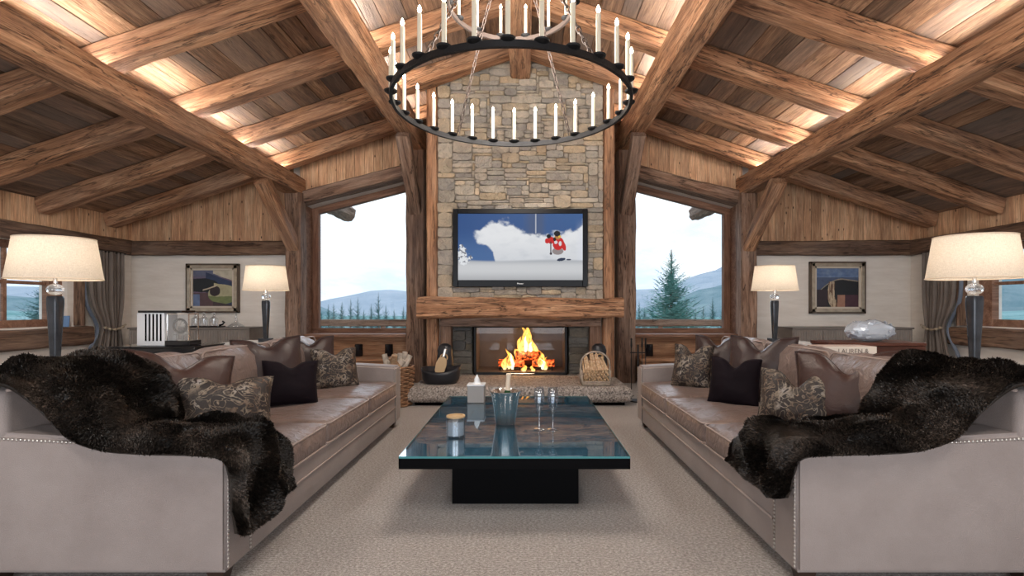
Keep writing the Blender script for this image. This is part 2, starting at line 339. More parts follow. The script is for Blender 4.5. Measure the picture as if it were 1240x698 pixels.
# ------------------------------------------------------------------ mesh helpers
class MB:
    def __init__(s): s.v = []; s.f = []; s.t = []
    def add(s, vs, fs, tone=None):
        n = len(s.v); s.v += [tuple(v) for v in vs]; s.f += [tuple(i+n for i in f) for f in fs]; s.t += [tone]*len(fs); return s
    def hexa(s, p, tone=None):   # p: 4 bottom ccw, 4 top
        return s.add(p, [(3, 2, 1, 0), (4, 5, 6, 7), (0, 1, 5, 4), (1, 2, 6, 5), (2, 3, 7, 6), (3, 0, 4, 7)], tone)
    def box(s, x0, x1, y0, y1, z0, z1, tone=None):
        return s.hexa([(x0, y0, z0), (x1, y0, z0), (x1, y1, z0), (x0, y1, z0), (x0, y0, z1), (x1, y0, z1), (x1, y1, z1), (x0, y1, z1)], tone)
    def rbox(s, x0, x1, y0, y1, z0, z1, b=0.01, seg=2, tone=None, mat=None):
        bm = bmesh.new(); bmesh.ops.create_cube(bm, size=1)
        for v in bm.verts: v.co = Vector(((x0+x1)/2+v.co.x*(x1-x0), (y0+y1)/2+v.co.y*(y1-y0), (z0+z1)/2+v.co.z*(z1-z0)))
        bmesh.ops.bevel(bm, geom=bm.edges[:], offset=b, segments=seg, profile=0.5, affect='EDGES')
        return s.bm(bm, mat, tone)
    def bm(s, bm, mat=None, tone=None):
        bm.verts.ensure_lookup_table()
        vs = [(mat @ v.co) if mat else v.co.copy() for v in bm.verts]; fs = [[v.index for v in f.verts] for f in bm.faces]
        bm.free(); return s.add(vs, fs, tone)
    def xform(s, mat): s.v = [tuple(mat @ Vector(v)) for v in s.v]; return s
    def lathe(s, prof, n=24, c=(0, 0, 0), sx=1, sy=1, tone=None, cap=True, sq=0):
        vs = []
        for r, z in prof:
            for i in range(n):
                a = 2*PI*i/n; ca, sa = math.cos(a), math.sin(a)
                k = 1.0 if not sq else 1/((abs(ca)**sq+abs(sa)**sq)**(1/sq))
                vs.append((c[0]+r*ca*k*sx, c[1]+r*sa*k*sy, c[2]+z))
        fs = [(j*n+i, j*n+(i+1) % n, (j+1)*n+(i+1) % n, (j+1)*n+i) for j in range(len(prof)-1) for i in range(n)]
        if cap: fs += [tuple(range(n-1, -1, -1)), tuple((len(prof)-1)*n+i for i in range(n))]
        return s.add(vs, fs, tone)
    def tube(s, pts, r, n=8, tone=None, closed=False, cap=True):
        pts = [Vector(p) for p in pts]; m = len(pts); vs = []; up = None
        for i, p in enumerate(pts):
            if closed: d = pts[(i+1) % m]-pts[i-1]
            else: d = pts[min(i+1, m-1)]-pts[max(i-1, 0)]
            d.normalize()
            if up is None: up = Vector((0, 0, 1)) if abs(d.z) < 0.9 else Vector((1, 0, 0))
            a = d.cross(up)
            if a.length < 1e-5: a = d.orthogonal()
            a.normalize(); b_ = a.cross(d).normalized(); up = b_
            rr = r[i] if isinstance(r, (list, tuple)) else r
            for k in range(n):
                t = 2*PI*k/n; vs.append(p+a*rr*math.cos(t)+b_*rr*math.sin(t))
        fs = []
        for j in range(m if closed else m-1):
            for i in range(n):
                fs.append((j*n+i, j*n+(i+1) % n, ((j+1) % m)*n+(i+1) % n, ((j+1) % m)*n+i))
        if not closed and cap: fs += [tuple(range(n-1, -1, -1)), tuple((m-1)*n+i for i in range(n))]
        return s.add(vs, fs, tone)
    def sphere(s, c, r, sc=(1, 1, 1), n=12, tone=None):
        m = n//2+1; prof = [(max(1e-4, r*math.sin(PI*i/(m))), -r*math.cos(PI*i/(m))*sc[2]) for i in range(m+1)]
        return s.lathe(prof, n, c, sc[0], sc[1], tone)
    def prism(s, poly, y0, y1, tone=None):   # poly in XZ
        n = len(poly); vs = [(x, y0, z) for x, z in poly]+[(x, y1, z) for x, z in poly]
        return s.add(vs, [tuple(range(n)), tuple(range(2*n-1, n-1, -1))]+[((i+1) % n, i, n+i, n+(i+1) % n) for i in range(n)], tone)
    def build(s, name, mat, parent=None, smooth=False, loc=None, recalc=True, attr='tone', auto=None):
        me = bpy.data.meshes.new(name); me.from_pydata(s.v, [], s.f); me.update()
        if any(t is not None for t in s.t):
            ca = me.color_attributes.new(attr, 'FLOAT_COLOR', 'CORNER'); data = []
            for p, t in zip(me.polygons, s.t):
                t = t or (1, 0, 0)
                data += [t[0], t[1], t[2], 1.0]*p.loop_total
            ca.data.foreach_set('color', data)
        if recalc:
            bm = bmesh.new(); bm.from_mesh(me); bmesh.ops.recalc_face_normals(bm, faces=bm.faces); bm.to_mesh(me); bm.free()
        if smooth: me.polygons.foreach_set('use_smooth', [True]*len(me.polygons))
        if auto: me.polygons.foreach_set('use_smooth', [True]*len(me.polygons)); me.set_sharp_from_angle(angle=auto)
        me.materials.append(mat)
        o = bpy.data.objects.new(name, me); col.objects.link(o)
        if parent: o.parent = parent
        if loc: o.location = loc
        return o

def tag(o, label=None, cat=None, group=None, kind=None):
    if label: o['label'] = label
    if cat: o['category'] = cat
    if group: o['group'] = group
    if kind: o['kind'] = kind
    return o
def thing(name, label, cat, loc=(0, 0, 0), rz=0, group=None):
    o = bpy.data.objects.new(name, None); col.objects.link(o); o.location = loc; o.rotation_euler = (0, 0, rz); o.empty_display_size = 0.1
    return tag(o, label, cat, group)
def struct(o): o['kind'] = 'structure'; return o
def copy_tree(o, parent=None):
    c = o.copy(); col.objects.link(c); c.parent = parent
    for ch in list(o.children): copy_tree(ch, c)
    return c

# beam: rough hewn timber between two points, local X along it
def beam_mesh(Lg, w, h, amp=0.008, seg=0.12, chamfer=0.025, seed=0.0):
    n = max(2, int(Lg/seg)); prof = []
    c = chamfer; hw, hh = w/2, h/2
    pts2 = [(-hw+c, -hh), (0, -hh), (hw-c, -hh), (hw, -hh+c), (hw, 0), (hw, hh-c), (hw-c, hh), (0, hh), (-hw+c, hh), (-hw, hh-c), (-hw, 0), (-hw, -hh+c)]
    k = len(pts2); mb = MB(); vs = []
    for i in range(n+1):
        x = -Lg/2+Lg*i/n
        for (a, b) in pts2:
            p = Vector((x*1.3+seed, a*3+seed*2.1, b*3))
            d = noise.noise(p)*amp*2+noise.noise(p*4)*amp
            q = Vector((0, a, b)); l = q.length
            q *= (1+d/l); vs.append((x, q.y, q.z))
    fs = [(i*k+j, i*k+(j+1) % k, (i+1)*k+(j+1) % k, (i+1)*k+j) for i in range(n) for j in range(k)]
    fs += [tuple(range(k-1, -1, -1)), tuple(n*k+j for j in range(k))]
    mb.add(vs, fs); return mb
def beam(name, p0, p1, w, h, mat, parent=None, amp=0.008, chamfer=0.02, up=(0, 0, 1), roll_y=None):
    p0, p1 = Vector(p0), Vector(p1); d = p1-p0; Lg = d.length; d.normalize()
    up = Vector(up); y = up.cross(d)
    if y.length < 1e-4: y = Vector((0, 1, 0))
    y.normalize(); z = d.cross(y)
    mb = beam_mesh(Lg, w, h, amp, chamfer=chamfer, seed=R.random()*50)
    o = mb.build(name, mat, parent, auto=math.radians(32))
    mat4 = Matrix((( d.x, y.x, z.x, 0), (d.y, y.y, z.y, 0), (d.z, y.z, z.z, 0), (0, 0, 0, 1)))
    o.rotation_euler = mat4.to_euler(); o.location = (p0+p1)/2
    return o

# ------------------------------------------------------------------ room shell
XW = 6.45; YG = 8.2; YB = -3.2
def zroof(x): return 4.82-0.338*abs(x)
struct(MB().box(-XW-0.3, XW+0.3, YB-0.3, YG+0.3, -0.2, 0).build('floor', M['carpet']))

YR = [7.7, 6.64, 5.58, 4.48, 3.42, 2.36, 1.3, 0.24, -0.8, -1.9, -3.2]
for s in (-1, 1):
    mb = MB(); Rb = random.Random(5+s)
    ys = [8.6]+YR
    for k in range(len(ys)-1):
        y1, y0 = ys[k]-0.001, ys[k+1]
        u = 0.0
        while u < XW+0.25:
            w = Rb.uniform(0.15, 0.27); u1 = min(u+w, XW+0.3); g = 0.004; dz = Rb.uniform(0, 0.008)
            tone = (Rb.choice([0.55, 0.75, 0.9, 1.0, 1.1, 1.3]), Rb.random(), Rb.choice([0, 0, 0.15, 0.35, 0.55]))
            a, b = s*(u+g), s*(u1-g)
            mb.hexa([(a, y0, zroof(a)+dz), (b, y0, zroof(b)+dz), (b, y1, zroof(b)+dz), (a, y1, zroof(a)+dz),
                     (a, y0, zroof(a)+0.05), (b, y0, zroof(b)+0.05), (b, y1, zroof(b)+0.05), (a, y1, zroof(a)+0.05)], tone)
            u = u1
    x0, x1 = 0, s*(XW+0.5)
    mb.hexa([(x0, YB-0.3, zroof(x0)+0.045), (x1, YB-0.3, zroof(x1)+0.045), (x1, 9.6, zroof(x1)+0.045), (x0, 9.6, zroof(x0)+0.045),
             (x0, YB-0.3, zroof(x0)+0.25), (x1, YB-0.3, zroof(x1)+0.25), (x1, 9.6, zroof(x1)+0.25), (x0, 9.6, zroof(x0)+0.25)], (0.5, 0.3, 0.3))
    o = struct(mb.build('ceiling', M['ceil'])); o['label'] = 'reclaimed board ceiling, %s slope' % ('left' if s < 0 else 'right')

# plank cladding; mapper(u, z, d) -> point
def planks(u0, u1, zl, zh, mapper, depth=0.03, wmin=0.12, wmax=0.2, seed=1):
    mb = MB(); Rb = random.Random(seed); u = u0
    while u < u1-1e-4:
        w = Rb.uniform(wmin, wmax); b = min(u+w, u1)
        if u1-b < 0.06: b = u1
        g = 0.0025; d = depth-Rb.uniform(0, 0.006); a_, b_ = u+g, b-g
        tone = (Rb.uniform(0.82, 1.15), Rb.random(), Rb.uniform(0, 0.08))
        mb.hexa([mapper(a_, zl(a_), 0), mapper(b_, zl(b_), 0), mapper(b_, zl(b_), d), mapper(a_, zl(a_), d),
                 mapper(a_, zh(a_), 0), mapper(b_, zh(b_), 0), mapper(b_, zh(b_), d), mapper(a_, zh(a_), d)], tone)
        u = b
    return mb

# gable (far) wall
def zwt(x): return 2.86+0.26*(3.6-abs(x))         # window opening top line
gw = MB(); T = 0.45
def gpiece(x0, x1, z0f, z1f):
    gw.hexa([(x0, YG, z0f(x0)), (x1, YG, z0f(x1)), (x1, YG+T, z0f(x1)), (x0, YG+T, z0f(x0)), (x0, YG, z1f(x0)), (x1, YG, z1f(x1)), (x1, YG+T, z1f(x1)), (x0, YG+T, z1f(x0))])
zr = lambda x: zroof(x)+0.04
gpiece(-XW-0.2, -3.57, lambda x: 0, zr); gpiece(3.57, XW+0.2, lambda x: 0, zr); gpiece(-1.8, 0, lambda x: 0, zr); gpiece(0, 1.8, lambda x: 0, zr)
for s in (-1, 1):
    a, b = (-3.57, -1.8) if s < 0 else (1.8, 3.57)
    gpiece(a, b, lambda x: 0, lambda x: 0.74); gpiece(a, b, zwt, zr)
wall_front = struct(gw.build('wall_front', M['plaster']))
mz = lambda u, z, d: (u, YG-d, z)
for s in (-1, 1):
    a, b = (-XW, -3.76) if s < 0 else (3.76, XW)
    planks(a, b, lambda u: 2.26, zroof, mz, 0.04, seed=20+s).build('wood_cladding', M['cladx'], wall_front)
    a, b = (-3.62, -1.2) if s < 0 else (1.2, 3.62)
    planks(a, b, lambda u: zwt(u)+0.16, zroof, mz, 0.10, seed=30+s).build('wood_cladding', M['cladx'], wall_front)

# side walls with a window opening each
WY0, WY1, WZ0, WZ1 = 4.3, 7.05, 0.93, 2.06
side = {}
for s, nm in ((-1, 'wall_left'), (1, 'wall_right')):
    mb = MB(); xa, xb = s*XW, s*(XW+0.4)
    def sb(y0, y1, z0, z1): mb.box(min(xa, xb), max(xa, xb), y0, y1, z0, z1)
    sb(YB, WY0, 0, 2.7); sb(WY1, YG+T, 0, 2.7); sb(WY0, WY1, 0, WZ0); sb(WY0, WY1, WZ1, 2.7)
    w = struct(mb.build(nm, M['plaster'])); side[s] = w
    planks(YB, YG, lambda u: 2.26, lambda u: 2.645, lambda u, z, d: (s*(XW-d), u, z), 0.04, seed=40+s).build('wood_cladding', M['cladx'], w)
# rear wall behind the camera with a wide opening added to let fill light in
mb = MB()
mb.box(-XW-0.3, -4.4, YB-0.3, YB, 0, 3.4); mb.box(4.4, XW+0.3, YB-0.3, YB, 0, 3.4); mb.box(-0.25, 0.25, YB-0.3, YB, 0.0, 2.9)
mb.prism([(-XW-0.3, 2.55), (XW+0.3, 2.55), (0, 4.95)], YB-0.3, YB)
struct(mb.build('wall_back', M['plaster']))
trimn = [0]
def trim(p0, p1, w, h, m=None, amp=0.008, up=(0, 0, 1)):
    trimn[0] += 1; return struct(beam('trim_%d' % trimn[0], p0, p1, w, h, m or M['trimX'], amp=amp, up=up))
for s in (-1, 1):
    trim((s*3.74, YG-0.06, 2.165), (s*(XW-0.02), YG-0.06, 2.165), 0.16, 0.23)         # rail on the gable wall
    trim((s*(XW-0.05), YB+0.05, 2.165), (s*(XW-0.05), YG-0.02, 2.165), 0.14, 0.23)    # rail on the side wall
    trim((s*3.60, YG-0.10, zwt(3.6)+0.09), (s*1.75, YG-0.10, zwt(1.75)+0.09), 0.26, 0.20, M['post'])   # sloping head
    trim((s*(XW-0.04), WY0-0.2, 0.78), (s*(XW-0.04), 7.36, 0.78), 0.16, 0.27)         # sill timber
    # dark reveal board beside side window
    trim((s*(XW-0.03), 7.18, 0.93), (s*(XW-0.03), 7.18, 2.05), 0.20, 0.06, M['trimX'], up=(0, 1, 0))

# windows
def big_window(n, s):
    root = bpy.data.objects.new('window_%d' % n, None); col.objects.link(root); root.location = (s*2.7, YG+0.25, 0.75); struct(root)
    def P(x, y, z): return (x-root.location.x, y-root.location.y, z-root.location.z)
    xo, xi = s*3.55, s*1.83; yf = YG+0.26
    fw = 0.11
    for nm, a, b, w, h, up in (
        ('side_frame', (xo-s*fw/2, yf, 0.74), (xo-s*fw/2, yf, zwt(3.5)-0.02), fw, 0.10, (0, 1, 0)),
        ('side_frame', (xi+s*0.02, yf, 0.74), (xi+s*0.02, yf, zwt(1.83)-0.03), 0.08, 0.10, (0, 1, 0)),
        ('head_frame', (xo, yf, zwt(3.55)-0.06), (xi, yf, zwt(1.83)-0.06), 0.10, 0.11, (0, 0, 1)),
        ('bottom_frame', (xo, yf, 0.79), (xi, yf, 0.79), 0.10, 0.10, (0, 0, 1)),
        ('window_sill', (xo-s*0.0, YG+0.02, 0.735), (xi, YG+0.02, 0.735), 0.5, 0.05, (0, 0, 1))):
        o = beam(nm, P(*a), P(*b), w, h, M['win'], root, amp=0.001, chamfer=0.006, up=up)
    mb = MB(); mb.prism([(xo, 0.78), (xi, 0.78), (xi, zwt(xi)-0.05), (xo, zwt(xo)-0.05)], yf-0.006, yf+0.006)
    mb.xform(Matrix.Translation(-root.location)).build('glass_pane', M['pane'], root)
    # side reveal lining, painted pale
    mb = MB(); mb.box(min(xo, s*3.57), max(xo, s*3.57), YG-0.08, YG+0.4, 0.74, zwt(3.55)); mb.xform(Matrix.Translation(-root.location)).build('reveal_board', M['win'], root)
big_window(1, -1); big_window(2, 1)
# timber panelling under the big windows + ledge
for s in (-1, 1):
    x0, x1 = sorted((s*3.49, s*1.83))
    mb = MB(); mb.rbox(x0, x1, YG-0.05, YG, 0.40, 0.71, 0.008); mb.rbox(x0+0.0, x1, YG-0.09, YG, 0.64, 0.71, 0.01); trimn[0] += 1
    struct(mb.build('trim_%d' % trimn[0], M['pane_panel']))
    mb = MB(); mb.rbox(x0, x1, YG-0.62, YG, 0.36, 0.41, 0.01); mb.rbox(x0+0.03, x1-0.03, YG-0.58, YG, 0.0, 0.36, 0.01)
    tag(mb.build('window_seat', M['pane_panel']), 'low timber window bench under the %s picture window' % ('left' if s < 0 else 'right'), 'bench')

def side_window(n, s):
    root = bpy.data.objects.new('window_%d' % n, None); col.objects.link(root); root.location = (s*(XW+0.12), 5.7, WZ0); struct(root)
    def bx(nm, y0, y1, z0, z1, m, t=0.035, x=0):
        mb = MB(); mb.rbox(x-t, x+t, y0-5.7, y1-5.7, z0-WZ0, z1-WZ0, 0.006); return mb.build(nm, m, root)
    bx('frame_side', WY0, WY0+0.12, WZ0, WZ1, M['win']); bx('frame_side', WY1-0.20, WY1, WZ0, WZ1, M['win'], 0.05)
    bx('frame_rail', WY0+0.121, WY1-0.201, WZ1-0.10, WZ1, M['win']); bx('frame_rail', WY0+0.121, WY1-0.201, WZ0, WZ0+0.10, M['win'])
    bx('mullion', 5.48, 5.60, WZ0+0.101, WZ1-0.101, M['win'])
    for yc in (4.95, 6.22 if False else 6.30): bx('glazing_bar', yc-0.025, yc+0.025, WZ0+0.101, WZ1-0.101, M['win'], 0.02)
    bx('glazing_bar', WY0+0.12, WY1-0.2, 1.50, 1.545, M['win'], 0.018)
    bx('glass_pane', WY0+0.1, WY1-0.18, WZ0+0.08, WZ1-0.08, M['pane'], 0.005)
side_window(3, -1); side_window(4, 1)

# ------------------------------------------------------------------ roof timbers
PX1, PX2 = 3.64, 1.66
ords = ['first', 'second', 'third', 'fourth', 'fifth', 'sixth']
for s, sd in ((-1, 'left'), (1, 'right')):
    for k, y in enumerate(YR[:6]):
        a = Vector((s*0.06, y, zroof(0.06)-0.115)); b = Vector((s*(XW-0.06), y, zroof(XW-0.06)-0.115))
        o = beam('roof_rafter', a, b, 0.21, 0.22, M['beam'], amp=0.008, chamfer=0.018)
        tag(o, 'hewn timber rafter on the %s roof slope, %s from the fireplace wall' % (sd, ords[k]), 'roof beam', 'rafters under the board ceiling')
    o = beam('roof_purlin', (s*PX1, YB+0.02, 3.15), (s*PX1, YG-0.11, 3.15), 0.25, 0.28, M['beam'], amp=0.009, chamfer=0.016)
    tag(o, 'long outer purlin running the room above the %s sofa' % sd, 'roof beam', 'purlins')
    o = beam('roof_purlin', (s*PX2, YB+0.02, 3.865), (s*PX2, YG-0.11, 3.865), 0.24, 0.36, M['beam'], amp=0.009, chamfer=0.016)
    tag(o, 'thick inner purlin above the %s side of the chandelier' % sd, 'roof beam', 'purlins')
    # posts against the gable
    tag(beam('timber_post', (s*3.62, YG-0.235, 0), (s*3.62, YG-0.235, 3.02), 0.25, 0.24, M['post'], up=(0, 1, 0)), 'weathered timber post outside the %s picture window, carrying the outer purlin' % sd, 'post', 'gable posts')
    tag(beam('timber_post', (s*1.675, YG-0.235, 0), (s*1.675, YG-0.235, 3.69), 0.29, 0.26, M['post'], up=(0, 1, 0)), 'weathered timber post between the %s picture window and the chimney' % sd, 'post', 'gable posts')
    tag(beam('timber_post', (s*1.225, 6.95, 0.0), (s*1.225, 6.95, zroof(1.31)-0.02), 0.15, 0.2, M['beam'], up=(0, 1, 0), amp=0.004), 'slim red-brown post against the %s edge of the stone chimney' % sd, 'post', 'chimney posts')
    tag(beam('timber_brace', (s*1.67, 7.02, 3.66), (s*1.67, 7.92, 2.70), 0.19, 0.19, M['post'], up=(0, 1, 1)), 'diagonal brace under the inner purlin on the %s of the chimney' % sd, 'brace', 'knee braces')
    tag(beam('timber_brace', (s*3.63, 6.95, 2.99), (s*3.62, 7.90, 2.16), 0.19, 0.20, M['beam'], up=(0, 1, 1)), 'diagonal brace under the outer purlin beside the %s picture window' % sd, 'brace', 'knee braces')
    # log end outside
    tag(beam('eave_beam', (s*PX1, YG+T+0.02, 3.15), (s*PX1, 10.4, 3.15), 0.28, 0.28, M['post'], amp=0.02, chamfer=0.07), 'grey log end jutting out under the eave beyond the %s picture window' % sd, 'roof beam', 'outdoor log ends')
tag(beam('ridge_beam', (0, YB+0.02, 4.47), (0, 6.83, 4.47), 0.27, 0.24, M['beam'], amp=0.006), 'central ridge beam ending at the top of the stone chimney', 'roof beam')
# glowing strips on top of the purlins
YS = [8.1]+YR[:6]
for s, sd in ((-1, 'left'), (1, 'right')):
    for px, zt, nm in ((PX1, 3.31, 'outer'), (PX2, 4.06, 'inner')):
        for k in range(6):
            y1, y0 = YS[k]-0.13, YS[k+1]+0.13
            if y1-y0 < 0.3: continue
            x = s*(px+0.03)
            o = thing('light_strip', '', '', (x, (y0+y1)/2, zt)); hl = (y1-y0)/2
            MB().rbox(-0.012, 0.012, -hl, hl, 0.003, 0.014, 0.003, 1).build('glowing_tape', M['led'], o)
            MB().box(min(s*0.030, s*0.036), max(s*0.030, s*0.036), -hl, hl, 0, 0.045).build('spill_blocker', M['oldpaint'], o)  # unseen plate added to stop the strip's light spilling outward
            tag(o, 'warm strip light on the %s %s purlin, bay %s from the fireplace wall' % (sd, nm, ords[k]), 'strip light', 'strip lights above the purlins')

# ------------------------------------------------------------------ chimney
def stone_pal(Rb):
    return Rb.choice([(0.50, 0.44, 0.37), (0.46, 0.41, 0.35), (0.56, 0.47, 0.36), (0.42, 0.39, 0.35), (0.55, 0.49, 0.42), (0.38, 0.355, 0.33), (0.52, 0.42, 0.30), (0.60, 0.54, 0.46), (0.47, 0.43, 0.39)])
def stonework(x0, x1, z0, z1, yf, seed, cell=0.034, quoin=True, skip=None, depth=0.05):
    Rb = random.Random(seed); nx = int((x1-x0)/cell); nz = int((z1-z0)/cell); cw, ch = (x1-x0)/nx, (z1-z0)/nz
    occ = [[False]*nx for _ in range(nz)]; mb = MB(); big = 0
    if skip:
        for j in range(nz):
            for i in range(nx):
                cx, cz = x0+(i+.5)*cw, z0+(j+.5)*ch
                if skip(cx, cz): occ[j][i] = True
    def place(i, j, w, h):
        for b in range(h):
            for a in range(w): occ[j+b][i+a] = True
        ax, bx_, az, bz = x0+i*cw, x0+(i+w)*cw, z0+j*ch, z0+(j+h)*ch
        g = 0.0005; W, H = (bx_-ax)/2-g, (bz-az)/2-g; cx, cz = (ax+bx_)/2, (az+bz)/2
        n = 14; pw = Rb.uniform(4.5, 10); ph = Rb.random()*10; rings = []
        pr = Rb.uniform(0.0, 0.028)
        c = stone_pal(Rb); f = Rb.uniform(0.8, 1.15); tone = tuple(v*f for v in c)
        tilt = Rb.uniform(-0.05, 0.05)
        outl = []
        for k in range(n):
            a = 2*PI*(k+0.5)/n; ca, sa = math.cos(a), math.sin(a)
            q = 1/((abs(ca)**pw+abs(sa)**pw)**(1/pw)); q *= 1+0.10*noise.noise(Vector((ca*1.5+ph, sa*1.5, ph)))
            outl.append((ca*q*W, sa*q*H))
        for inset, dep in ((1.02, 0.0), (1.0, 0.6), (0.93, 1.0), (0.6, 1.08)):
            rings.append([(cx+x-(0 if inset > 0.99 else (1-inset)*x*0.0)-x*(1-inset) if False else cx+x*max(0, 1-(1-inset)*(0.06/max(W, 0.03)) if inset > 0.9 else inset),
                           yf-(depth-0.03+pr)*dep+noise.noise(Vector((x*20+ph, z*20, 3)))*0.006+tilt*z,
                           cz+z*(max(0, 1-(1-inset)*(0.04/max(H, 0.02))) if inset > 0.9 else inset)) for x, z in outl])
        vs = [p for r in rings for p in r]; m = len(rings)
        fs = [(r*n+k, r*n+(k+1) % n, (r+1)*n+(k+1) % n, (r+1)*n+k) for r in range(m-1) for k in range(n)]+[tuple((m-1)*n+k for k in range(n))]
        mb.add(vs, fs, tone)
    for j in range(nz):
        i = 0
        while i < nx:
            if occ[j][i]: i += 1; continue
            edge = quoin and (i == 0 or i > nx-7)
            if edge and Rb.random() < 0.75: w, h = Rb.randint(5, 8), Rb.randint(4, 6)
            elif Rb.random() < 0.05: w, h = Rb.randint(5, 8), Rb.randint(3, 5)
            else: w, h = Rb.randint(4, 12), Rb.choice([1, 1, 2, 2, 2, 3, 3])
            if i+w > nx or nx-(i+w) < 2: w = nx-i
            h = min(h, nz-j)
            while w > 1 and any(occ[j][i+a] for a in range(w)): w -= 1
            while h > 1 and any(occ[j+b][i+a] for b in range(h) for a in range(w)): h -= 1
            place(i, j, w, h); i += w
    return mb
CY = 6.86
chim = bpy.data.objects.new('wall_chimney', None); chim.name = 'trim_0'
bpy.data.objects.remove(chim)
chimney = thing('stone_chimney', 'tall rubble stone chimney breast in the middle of the far wall', 'chimney', (0, CY, 0))
mb = MB()
mb.prism([(-1.14, 1.075), (1.14, 1.075), (1.14, zroof(1.14)-0.002), (0, 4.815), (-1.14, zroof(1.14)-0.002)], 0.0, 1.33)
mb.box(-1.14, -0.70, 0.33, 1.33, 0, 1.05); mb.box(0.70, 1.14, 0.33, 1.33, 0, 1.05); mb.box(-0.7, 0.7, 0.95, 1.33, 0, 1.05)
mb.build('mortar_core', M['mortar'], chimney)
tvskip = lambda x, z: (abs(x) < 0.86 and 1.50 < z < 2.50) or z > zroof(x)-0.03
mb = stonework(-1.14, 1.14, 1.30, 4.80, 0.0, 3, skip=tvskip)
mb.v = [tuple(v) for v in mb.v]
mb.build('rubble_stonework', M['stone'], chimney, auto=math.radians(35))
for s in (-1, 1):
    a, b = (-1.14, -0.70) if s < 0 else (0.70, 1.14)
    a, b = (-0.98, -0.70) if s < 0 else (0.70, 0.98)
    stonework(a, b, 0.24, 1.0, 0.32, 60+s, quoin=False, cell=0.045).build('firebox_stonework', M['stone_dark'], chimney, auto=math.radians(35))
# wooden lintel and jamb boards around the recess
tag(beam('fireplace_lintel', (-1.12, CY+0.13, 0.998), (1.12, CY+0.13, 0.998), 0.2, 0.14, M['post'], amp=0.002, chamfer=0.006), 'flat timber lintel tucked under the mantel beam', 'lintel')
for s in (-1, 1):
    tag(MB().rbox(min(s*0.985, s*1.14), max(s*0.985, s*1.14), CY+0.16, CY+0.32, 0.236, 0.925, 0.006).build('jamb_board', M['jamb']), 'upright timber board lining the %s side of the fireplace recess' % ('left' if s < 0 else 'right'), 'board', 'fireplace side boards')
tag(beam('mantel_beam', (-1.355, 6.65, 1.19), (1.36, 6.65, 1.19), 0.34, 0.27, M['beam'], amp=0.018, chamfer=0.03), 'massive split-grained timber mantel beam above the fire', 'mantel')
# hearth slab
hs = MB(); bm = bmesh.new(); bmesh.ops.create_cube(bm, size=1)
for v in bm.verts: v.co = Vector((v.co.x*2.7, v.co.y*0.9, v.co.z*0.19))
bmesh.ops.subdivide_edges(bm, edges=[e for e in bm.edges if abs((e.verts[0].co-e.verts[1].co).x) > 1], cuts=60, use_grid_fill=True)
bmesh.ops.subdivide_edges(bm, edges=[e for e in bm.edges if abs((e.verts[0].co-e.verts[1].co).y) > 0.5], cuts=20, use_grid_fill=True)
bmesh.ops.subdivide_edges(bm, edges=[e for e in bm.edges if abs((e.verts[0].co-e.verts[1].co).z) > 0.1], cuts=5, use_grid_fill=True)
for v in bm.verts:
    x, y, z = v.co; ex, ez = 1.35-abs(x), 0.095-abs(z); ey = 0.45-abs(y)
    e = min(ex, ey)
    d = 0.03*max(0, 1-ez/0.035)*max(0, 1-e/0.04)
    v.co.z -= math.copysign(d, z)*0.5; k = noise.noise(Vector((x*5, y*5, z*9)))*0.016+noise.noise(Vector((x*25, y*25, z*25)))*0.005
    if ey < 0.01 and y < 0: v.co.y += d+k
    if ex < 0.01: v.co.x -= math.copysign(d+k, x)
    if z > 0.09: v.co.z += k*0.25
hs.bm(bm)
hearth = thing('hearth', 'rough granite hearth slab on a dark recessed plinth before the fire', 'hearth', (0, 6.40, 0))
hs.build('granite_slab', M['granite'], hearth, loc=(0, 0, 0.14), auto=math.radians(60))
MB().box(-1.28, 1.28, -0.36, 0.45, 0.0, 0.044).build('plinth', M['black'], hearth)
# second slab piece inside the recess
MB().box(-0.98, 0.98, 0.45, 0.78, 0.0, 0.232).build('recess_floor', M['granite'], hearth)

# firebox
fb = thing('fireplace_insert', 'steel-framed glass-fronted firebox glowing in the chimney recess', 'fireplace', (0, 7.06, 0.235))
X0, H0 = 0.665, 0.715
m_ = MB(); m_.rbox(-X0, X0, -0.02, 0.06, 0, 0.035, 0.006); m_.rbox(-X0, X0, -0.02, 0.06, H0-0.045, H0, 0.006)
m_.rbox(-X0, -X0+0.035, -0.02, 0.06, 0, H0, 0.006); m_.rbox(X0-0.035, X0, -0.02, 0.06, 0, H0, 0.006)
m_.build('door_frame', M['iron'], fb)
MB().box(-X0+0.02, X0-0.02, 0.015, 0.022, 0.02, H0-0.03).build('glass_pane', M['fireglass'], fb)
m_ = MB(); m_.box(-X0, X0, 0.06, 0.72, 0, 0.03); m_.box(-X0, X0, 0.70, 0.73, 0.03, H0); m_.box(-X0, -X0+0.02, 0.06, 0.7, 0.03, H0); m_.box(X0-0.02, X0, 0.06, 0.7, 0.03, H0); m_.box(-X0, X0, 0.06, 0.7, H0-0.03, H0)
m_.build('firebox_lining', M['firewall'], fb)
m_ = MB()
for i in range(9): m_.tube([(-0.28+i*0.09, 0.16, 0.07), (-0.28+i*0.09, 0.56, 0.07)], 0.008, 6)
m_.tube([(-0.32, 0.2, 0.06), (0.48, 0.2, 0.06)], 0.01, 6); m_.tube([(-0.32, 0.52, 0.06), (0.48, 0.52, 0.06)], 0.01, 6)
for x in (-0.3, 0.46):
    for y in (0.2, 0.52): m_.tube([(x, y, 0.03), (x, y, 0.1)], 0.01, 6)
m_.build('grate', M['iron'], fb)
MB().rbox(-0.2, 0.2, -0.045, -0.02, 0.012, 0.024, 0.004).build('handle', M['steel'], fb)
